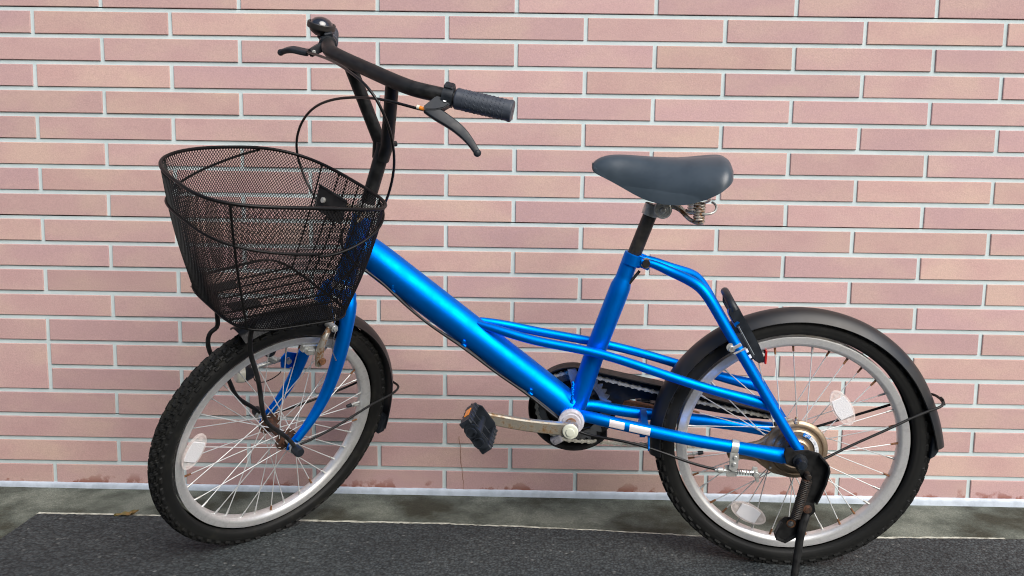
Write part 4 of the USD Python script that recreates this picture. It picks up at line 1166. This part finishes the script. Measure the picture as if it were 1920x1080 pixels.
NL = int(round(cl[-1] / .0127 / 2) * 2)
sp = np.linspace(0, cl[-1], NL + 1)[:-1]
pins = np.stack([np.interp(sp, cl, pts_[:, k]) for k in (0, 1)], 1)
chain = thing('chain', bike)
for k in range(NL):
    a_, c_ = pins[k], pins[(k + 1) % NL]
    outer = k % 2
    mid_ = (a_ + c_) / 2
    line = unary_union([Point(a_).buffer(.0040, 4), Point(c_).buffer(.0040, 4), LineString([a_, c_]).buffer(.0024, 2)])
    ws = (.0033, .0022) if outer else (.0021, .0010)
    part('chain_link', [plate(line, WC - ws[0], WC - ws[1]), plate(line, WC + ws[1], WC + ws[0])] + ([cyl(b(*a_, WC - .0042), b(*a_, WC + .0042), .0017, 6, .0002), cyl(b(*c_, WC - .0042), b(*c_, WC + .0042), .0017, 6, .0002)] if outer else []), 'chain', chain, smooth=30)
gd = thing('chain_guard', bike)
disc_ = Point(BBu, RBv).buffer(.0850, 40)
band = Polygon([(-.3990, .1206), (-.2465, .0915), (-.0717, .0530), (-.0300, .0450), (-.0200, .0330), (-.0300, .0200), (-.0600, .0215), (-.1500, .0330), (-.2340, .0470), (-.2757, .0535), (-.3060, .0465), (-.3150, .0250), (-.3400, -.0100), (-.4000, -.0400)])
gp = unary_union([disc_, band]).difference(Point(BBu, BBv).buffer(.020)).difference(Polygon([(-.318, .002), (-.312, .036), (-.290, .050), (-.262, .047), (-.245, .038), (-.245, -.01)]))
part('guard_plate', plate(gp, .0585, .0605), 'black_metal', gd)
edge = [(BBu + .0850 * math.cos(a), RBv + .0850 * math.sin(a)) for a in np.radians(np.linspace(322, 86, 54))] + [(-.2465, .0915), (-.0717, .0530), (-.0300, .0450), (-.0215, .0365)]
lip = LineString(edge).buffer(.0011, cap_style=2)
part('guard_lip', plate(lip, .0290, .0584), 'black_metal', gd, smooth=40)
part('guard_hub', lathe_on([(0, .0215), (0, .034), (.003, .036), (.003, .0215)], b(BBu, BBv, .0560), b(BBu, BBv, .1), 32), 'black_plastic', gd)
part('guard_bracket', [place(rbox(.017, .003, .048, .0008), norm([1, 0, .25]), [0, 1, 0], norm([-.25, 0, 1]), b(-.4030, .0950, .0330)), place(rbox(.018, .024, .004, .0008), norm([1, 0, .25]), [0, 1, 0], norm([-.25, 0, 1]), b(-.4085, .1165, .0460))], 'steel', gd)
part('guard_bracket', [place(rbox(.022, .014, .016, .002), norm([.86, 0, .5]), [0, 1, 0], norm([-.5, 0, .86]), b(-.4360, -.0330, .0400)), cyl(b(-.437, -.034, .031), b(-.437, -.034, .034), .004, 10)], 'cup', gd)

bbp = thing('bottom_bracket_cup', bike)
part('cup_shell', lathe_on([(0, .0060), (0, .0235), (.004, .0240), (.008, .0238), (.0095, .0215), (.0100, .0205), (.0092, .0190), (.0092, .0172), (.0115, .0160), (.0115, .0110), (.0115, 1e-5)], b(BBu, BBv, -.0335), b(BBu, BBv, -.1), 40), 'cup', bbp)
part('spindle', lathe_on([(0, .0100), (.030, .0092), (.030, 1e-5)], b(BBu, BBv, -.044), b(BBu, BBv, -.1), 24), 'rust', bbp)
for sd in (-1, 1):
    crk = thing('crank', bike)
    c0 = np.array([BBu, BBv + .0003]); c1 = np.array([-.5640, .0585]) if sd < 0 else np.array([2 * BBu + .5640, 2 * BBv - .0585])
    wv = (-.0735, -.0795) if sd < 0 else (.0735, .0795)
    ts = np.linspace(0, 1, 16)
    ax2 = np.array([c1[0] - c0[0], c1[1] - c0[1]]); pl = np.linalg.norm(ax2); ax2 /= pl; nx2 = np.array([-ax2[1], ax2[0]])
    if nx2[1] < 0:
        nx2 = -nx2
    cen = [c0 + ax2 * pl * t_ + nx2 * (.0060 * math.sin(PI * t_) * (-1 if sd < 0 else 1) * .6) for t_ in ts]
    hh = np.interp(ts, [0, .12, .3, .8, 1], [.0136, .0116, .0114, .0108, .0100])
    thk = np.interp(ts, [0, .12, 1], [.0095, .0070, .0060])
    vv = []
    for k, t_ in enumerate(ts):
        wc = wv[0] + (wv[1] - wv[0]) * t_
        for p_, q_ in ((-1, -.6), (-.8, -1), (.8, -1), (1, -.6), (1, .6), (.8, 1), (-.8, 1), (-1, .6)):
            uv = cen[k] + nx2 * hh[k] * p_
            vv.append(b(uv[0], uv[1], wc + thk[k] * q_))
    i, j = np.meshgrid(np.arange(15), np.arange(8), indexing='ij')
    q = np.stack([i * 8 + j, i * 8 + (j + 1) % 8, (i + 1) * 8 + (j + 1) % 8, (i + 1) * 8 + j], -1).reshape(-1, 4)
    cm = trimesh.Trimesh(np.array(vv), np.vstack([q[:, [0, 1, 2]], q[:, [0, 2, 3]]]), process=False)
    trimesh.repair.fix_normals(cm)
    if sd * 0 + cm.volume < 0:
        cm.invert()
    part('crank_arm', [cm, cyl(b(*c0, wv[0] - sd * .0090), b(*c0, wv[0] + sd * .0090), .0140, 28), cyl(b(*c1, wv[1] - sd * .0062), b(*c1, wv[1] + sd * .0062), .0098, 24)], 'crank' if sd < 0 else 'rust', crk, smooth=35, label=None if sd < 0 else 'rusty crank arm on the far side')
    part('crank_cap', lathe_on([(0, .0130), (.0015, .0143), (.0035, .0143), (.0052, .0128), (.0060, .0100), (.0058, .0080), (.0085, .0072), (.0090, .0060), (.0090, 1e-5)], b(*c0, wv[0] + sd * .0088), b(*c0, wv[0] + sd * .2), 36), 'cap', crk)
    # pedal: two end plates, two treads, a barrel and ribs, with amber reflectors on both treads
    pd = thing('pedal', bike)
    pax = norm([.60, 0, -.80]) if sd < 0 else norm([.99, 0, .1])
    mx = norm([-.80, 0, -.60]) if sd < 0 else norm([-.1, 0, .99])
    yx = np.array([0, 1.0, 0]); po = b(*c1, wv[1] + sd * .0500)
    P_ = lambda m_: place(m_, pax, yx, mx, po)
    out_ = Polygon([(-.0250, -.0085), (-.0190, -.0130), (.0190, -.0130), (.0280, -.0085), (.0330, 0), (.0280, .0085), (.0190, .0130), (-.0190, .0130), (-.0250, .0085), (-.0330, 0)])
    part('pedal_end', P_(plate(out_.buffer(.001), .0400, .0455, .001)), 'black_plastic', pd)
    part('pedal_end', P_(plate(out_.buffer(-.0015), -.0400, -.0360, .001)), 'black_plastic', pd)
    trd = []
    for e_ in (-1, 1):
        trd.append(P_(place(rbox(.0100, .0800, .0215, .0018), [1, 0, 0], [0, 1, 0], [0, 0, 1], [e_ * .0285, 0, 0])))
        for k in range(5):
            for g in (-1, 1):
                trd.append(P_(place(rbox(.0086, .0050, .0024, .0006), [1, 0, 0], [0, 1, 0], [0, 0, 1], [e_ * .0285, -.032 + k * .016, g * .0112])))
    part('pedal_tread', trd, 'black_plastic', pd)
    ribs_ = [P_(lathe([(-.040, 1e-5), (-.040, .0078), (.040, .0068), (.040, 1e-5)], 20, closed=False))]
    for k in (-.014, .014):
        ribs_.append(P_(place(rbox(.050, .0018, .0110, .0004), [1, 0, 0], [0, 1, 0], [0, 0, 1], [0, k, 0])))
    part('pedal_barrel', ribs_, 'black_plastic', pd)
    part('pedal_spindle', P_(lathe([(-.046, 1e-5), (-.046, .0058), (-.036, .0058), (-.036, 1e-5)] if sd > 0 else [(.036, 1e-5), (.036, .0058), (.046, .0058), (.046, 1e-5)], 16, closed=False)), 'steel', pd)
    for e_ in (-1, 1):
        part('pedal_reflector', P_(place(rbox(.0022, .030, .0105, .0006), [1, 0, 0], [0, 1, 0], [0, 0, 1], [e_ * .0335, -sd * .002, 0])), 'amber', pd)
    caps_ = Point(.010, 0).buffer(.0095).difference(Point(.010, 0).buffer(.0080))
    part('end_roundel', P_(place(plate(unary_union([caps_, Point(-.012, 0).buffer(.0095).difference(Point(-.012, 0).buffer(.008))]), -.0008, .0008), [1, 0, 0], [0, 1, 0], [0, 0, 1], [0, sd * .0462, 0])), 'black_plastic', pd)

# ------------------------------------------------------------------ rear brake drum, stand, lock, reflector
db = thing('band_brake', bike)
D0 = b(.0020, .0040, -.0300)
prof = [(0, 1e-5), (0, .0520), (.004, .0555), (.009, .0558), (.012, .0535), (.0135, .0500), (.0135, .0470), (.0115, .0455), (.0115, .0420), (.0150, .0405), (.0165, .0380), (.0165, .0330), (.0150, .0310), (.0150, .0240), (.0180, .0225), (.0195, .0200), (.0195, 1e-5)]
part('drum_cover', lathe_on(prof, D0, D0 + [0, -1, 0], 56), 'bronze', db)
arm_o = unary_union([Point(.002, .004).buffer(.0535, 40), Polygon([(-.018, .054), (-.038, .042), (-.051, .026), (-.064, .0155), (-.085, .0095), (-.117, .0045), (-.119, -.010), (-.116, -.0185), (-.085, -.0200), (-.066, -.0225), (-.052, -.0330), (-.036, -.0440), (-.010, -.050)])]).buffer(.002).buffer(-.001)
part('cover_skirt', plate(arm_o, -.0310, -.0385, .0018), 'bronze', db)
for p_ in ([(-.050, .0300), (-.064, .0150), (-.084, .0080), (-.112, .0020)], [(-.112, -.0090), (-.088, -.0120), (-.070, -.0155), (-.058, -.0250)]):
    part('cover_ridge', tube([b(x_, y_, -.0390) for x_, y_ in p_], .0034, 10, curve=18), 'bronze', db, smooth=60)
part('cover_rivet', [sphere(b(-.0410, -.0330, -.0400), .0030, 8)], 'steel', db)
part('oil_cap', lathe_on([(0, .0050), (.004, .0048), (.005, .0030), (.009, .0034), (.011, .0026), (.011, 1e-5)], b(-.002, .0560, -.040), b(-.002, .1, -.040), 14), 'rust_steel', db)


def sector(r0, r1, a0, a1, w):
    A_ = np.radians(np.linspace(a0, a1, 16))
    pg = Polygon([(.002 + r0 * math.cos(a), .004 + r0 * math.sin(a)) for a in A_] + [(.002 + r1 * math.cos(a), .004 + r1 * math.sin(a)) for a in A_[::-1]])
    return plate(pg, w, w - .0005)


part('label_field', sector(.0312, .0378, 53, 76, -.0467), 'lblue', db)
part('label_text_field', sector(.0312, .0378, -6, 53, -.0467), 'lwhite', db)
lt = []
rgl = np.random.default_rng(5)
for k in range(15):
    a0 = 1 + k * 3.4
    if rgl.random() < .85:
        lt.append(sector(.0330 + .001 * rgl.random(), .0358, a0, a0 + 1.4 + rgl.random(), -.0473))
part('label_marks', lt, 'lgrey', db)
ic = []
a_ = math.radians(64); ci = np.array([.002 + .0345 * math.cos(a_), .004 + .0345 * math.sin(a_)])
for e_ in (-1, 1):
    ic.append(plate(Point(ci[0] + e_ * .0026, ci[1] - .0007).buffer(.0017, 8).difference(Point(ci[0] + e_ * .0026, ci[1] - .0007).buffer(.0011, 8)), -.0472, -.0478))
ic.append(plate(unary_union([LineString([(ci[0] - .0026, ci[1] - .0007), (ci[0] - .0006, ci[1] + .0014), (ci[0] + .0008, ci[1] - .0007), (ci[0] + .0022, ci[1] + .0012)]).buffer(.0004), Point(ci[0] - .0002, ci[1] + .0026).buffer(.0007)]), -.0472, -.0478))
part('label_icon', ic, 'lwhite', db)
# clip from the drum's arm to the chain stay
cp_ = thing('brake_clip', bike)
ck = tube([b(-.1090, .0125, -.0540), b(-.1082, .0090, -.0540)], .0001, 4)
xs_, ys2, zs_ = along(b(-.1200, .0120, -.0530), b(-.0980, .0090, -.0545))
band_ = lathe([(-.0062, .0118), (-.0062, .0134), (.0062, .0134), (.0062, .0118)], 32)
part('clip_band', place(band_, xs_, ys2, zs_, b(-.1095, .0106, -.0537)), 'steel', cp_)
part('clip_tab', plate(Polygon([(-.1175, .002), (-.1035, .002), (-.1035, -.024), (-.1060, -.031), (-.1120, -.032), (-.1180, -.028)]).buffer(.0008), -.0650, -.0625, .0006), 'steel', cp_)
part('clip_screw', [cyl(b(-.1090, -.0050, -.0625), b(-.1090, -.0050, -.0680), .0036, 8), cyl(b(-.1102, -.0180, -.0625), b(-.1102, -.0180, -.0680), .0036, 8)], 'steel', cp_)
part('cable_stop', [plate(Polygon([(-.1260, -.024), (-.1040, -.022), (-.1030, -.045), (-.1210, -.046)]), -.0600, -.0575, .0006), lathe_on([(0, .0028), (.004, .0034), (.006, .0052), (.014, .0052), (.016, .0030), (.020, .0030), (.020, 1e-5)], b(-.1430, -.0330, -.0605), b(-.0700, -.0350, -.0610), 16)], 'steel', cp_)
hel = [b(-.104 + .031 * t_, -.0345 - .0012 * t_ + .0050 * math.sin(2 * PI * 11 * t_), -.0600 + .0050 * math.cos(2 * PI * 11 * t_)) for t_ in np.linspace(0, 1, 150)]
part('return_spring', tube(hel, .0007, 5), 'chrome', cp_, smooth=60)
part('brake_cam_arm', [plate(Polygon([(-.0760, -.0230), (-.0680, -.0240), (-.0630, -.0520), (-.0670, -.0545), (-.0720, -.0440), (-.0800, -.0380)]), -.0615, -.0590, .0006), cyl(b(-.0700, -.0360, -.0580), b(-.0700, -.0360, -.0690), .0055, 12), cyl(b(-.13, -.0338, -.0605), b(-.070, -.0355, -.0605), .0009, 6)], 'steel', cp_)

# kickstand
ks = thing('kickstand', bike)
ARM_ = [(0.0091, -0.0746), (0.0282, -0.0776), (0.0312, -0.0906), (0.016, -0.1084), (0.0067, -0.1347), (-0.0163, -0.1511), (-0.0316, -0.1457), (-0.0341, -0.1373), (-0.0248, -0.113), (-0.0179, -0.1062), (-0.003, -0.1074), (0.0065, -0.0878)]
part('stand_plate', plate(Polygon([(-.0270, .0130), (-.0250, .0230), (-.0160, .0240), (-.0110, .0185), (.0140, .0200), (.0330, .0150), (.0470, -.0010), (.0500, -.0120), (.0460, -.0360), (.0380, -.0620), (.0330, -.0780), (.0290, -.0900), (.0140, -.0880), (.0120, -.0600), (.0080, -.0350), (.0020, -.0220), (-.0060, -.0120), (-.0220, -.0040)]).buffer(.0008), -.0790, -.0745, .0008), 'black_metal', ks)
part('plate_flange', plate(LineString([(.0330, .0150), (.0470, -.0010), (.0500, -.0120), (.0460, -.0360), (.0380, -.0620), (.0330, -.0760)]).buffer(.0014, cap_style=2), -.0910, -.0785), 'black_metal', ks)
part('spring_pin', [cyl(b(.0142, -.0228, -.078), b(.0142, -.0228, -.096), .0052, 14), cyl(b(.0190, -.0380, -.078), b(.0190, -.0380, -.084), .0050, 12)], 'dark_spring', ks)
sp0, sp1 = b(.0118, -.0290, -.0930), b(-.0030, -.1020, -.0960)
xk, yk, zk = along(sp0, sp1); lk = np.linalg.norm(sp1 - sp0)
hel = [sp0 + yk * lk * t_ + .0074 * (xk * math.cos(2 * PI * 22 * t_) + zk * math.sin(2 * PI * 22 * t_)) for t_ in np.linspace(0, 1, 22 * 14)]
part('stand_spring', tube(hel, .00185, 6), 'dark_spring', ks, smooth=60)
part('spring_core', cyl(sp0, sp1, .0052, 10), 'hub', ks)
armp = Polygon(ARM_).buffer(.0016)
part('stand_arm', plate(armp, -.0900, -.0850, .0012), 'black_metal', ks)
part('arm_flange', plate(LineString(ARM_[3:9]).buffer(.0016, cap_style=2), -.0850, -.0960), 'black_metal', ks)
part('pivot_bolt', [lathe_on([(0, 1e-5), (0, .0078), (.0015, .0078), (.002, .0050), (.003, .0046), (.003, 1e-5)], b(.0185, -.0860, -.0900), b(.0185, -.0860, -.2), 20)], 'hub', ks)
part('arm_washer', lathe_on([(0, 1e-5), (0, .0080), (.0012, .0080), (.0012, 1e-5)], b(-.0075, -.1155, -.0900), b(-.0075, -.1155, -.2), 20), 'rust', ks)
part('arm_pin', [lathe_on([(0, 1e-5), (0, .0060), (.002, .0048), (.0028, .0030), (.0028, 1e-5)], b(-.0085, -.1160, -.0912), b(-.0085, -.1160, -.2), 8)], 'ring', ks)
foot = (np.array([1.5735, -.4580, .0045]) - BO) @ BM.T
part('stand_leg', tube([b(.0180, -.0950, -.0920), b(.0115, -.1080, -.0985), b(.0070, -.1400, -.1010), foot], [.0062, .0074, .0070, .0066], 14), 'black_metal', ks, smooth=60)

# frame lock round the rear wheel and its reflector
lk_ = thing('wheel_lock', bike)
dl = norm([.50, 0, -.866])                                   # down the seat stay
ml_ = norm([.866, 0, .50])
o_l = b(-.1000, .2230)
for sd in (-1, 1):
    shp = Polygon([(-.052, -.006), (-.050, .004), (-.020, .006), (.030, .006), (.056, .003), (.058, -.005), (.050, -.009), (-.044, -.010)]).buffer(.0025)
    part('lock_cheek', place(plate(shp, sd * .0360, sd * .0460, .0012), dl, [0, 1, 0], ml_, o_l), 'black_plastic', lk_)
arcp = [o_l + dl * (-.046) + np.array([0, .041 * math.cos(a), 0]) + ml_ * 0.0 - dl * (.024 * math.sin(a)) for a in np.linspace(0, PI, 24)]
part('lock_bow', tube(arcp, .0075, 12), 'black_plastic', lk_, smooth=60)
part('lock_shackle', tube([o_l + dl * .050 + np.array([0, -.041, 0]) + ml_ * .002, o_l + dl * .054 + np.array([0, -.030, 0]) + ml_ * .006], .004, 10), 'steel', lk_)
part('lock_trim', place(rbox(.060, .002, .0035, .0006), dl, [0, 1, 0], ml_, o_l + dl * .012 - ml_ * .0085 + np.array([0, -.0462, 0])), 'chrome', lk_)
part('lock_marks', [place(rbox(.0070, .0008, .0040, .0002), dl, [0, 1, 0], ml_, o_l + dl * (.026 + .012 * k) - ml_ * .0145 + np.array([0, -.0530, 0])) for k in (0, 1)], 'lwhite', lk_)
part('lock_body', place(rbox(.052, .016, .014, .002), dl, [0, 1, 0], ml_, o_l + dl * .020 - ml_ * .0150 + np.array([0, -.0445, 0])), 'black_plastic', lk_)
part('lock_clip', [place(rbox(.006, .004, .024, .001), dl, [0, 1, 0], ml_, o_l + dl * .008 - ml_ * .030 + np.array([0, -.0610, 0])), place(rbox(.0035, .004, .024, .001), dl, [0, 1, 0], ml_, o_l + dl * .018 - ml_ * .026 + np.array([0, -.0610, 0]))], 'steel', lk_)
part('clip_eye', [lathe_on([(0, .0036), (0, .0080), (.003, .0082), (.003, .0036)], b(-.1280, .2000, -.0575), b(-.1280, .2000, -.1), 24), cyl(b(-.1280, .2000, -.0560), b(-.1280, .2000, -.0630), .0038, 14)], 'steel', lk_)
rr_ = thing('rear_reflector', bike)
part('reflector_body', place(rbox(.010, .034, .022, .002), [1, 0, 0], [0, 1, 0], [0, 0, 1], b(-.0655, .1690, .004)), 'black_plastic', rr_)
part('reflector_lens', place(rbox(.004, .036, .026, .001), [1, 0, 0], [0, 1, 0], [0, 0, 1], b(-.0585, .1690, .004)), 'red', rr_)
part('reflector_bracket', [tube([b(-.066, .175, .006), b(-.090, .205, .008), b(-.112, .235, .006)], .0035, 8)], 'black_metal', rr_)
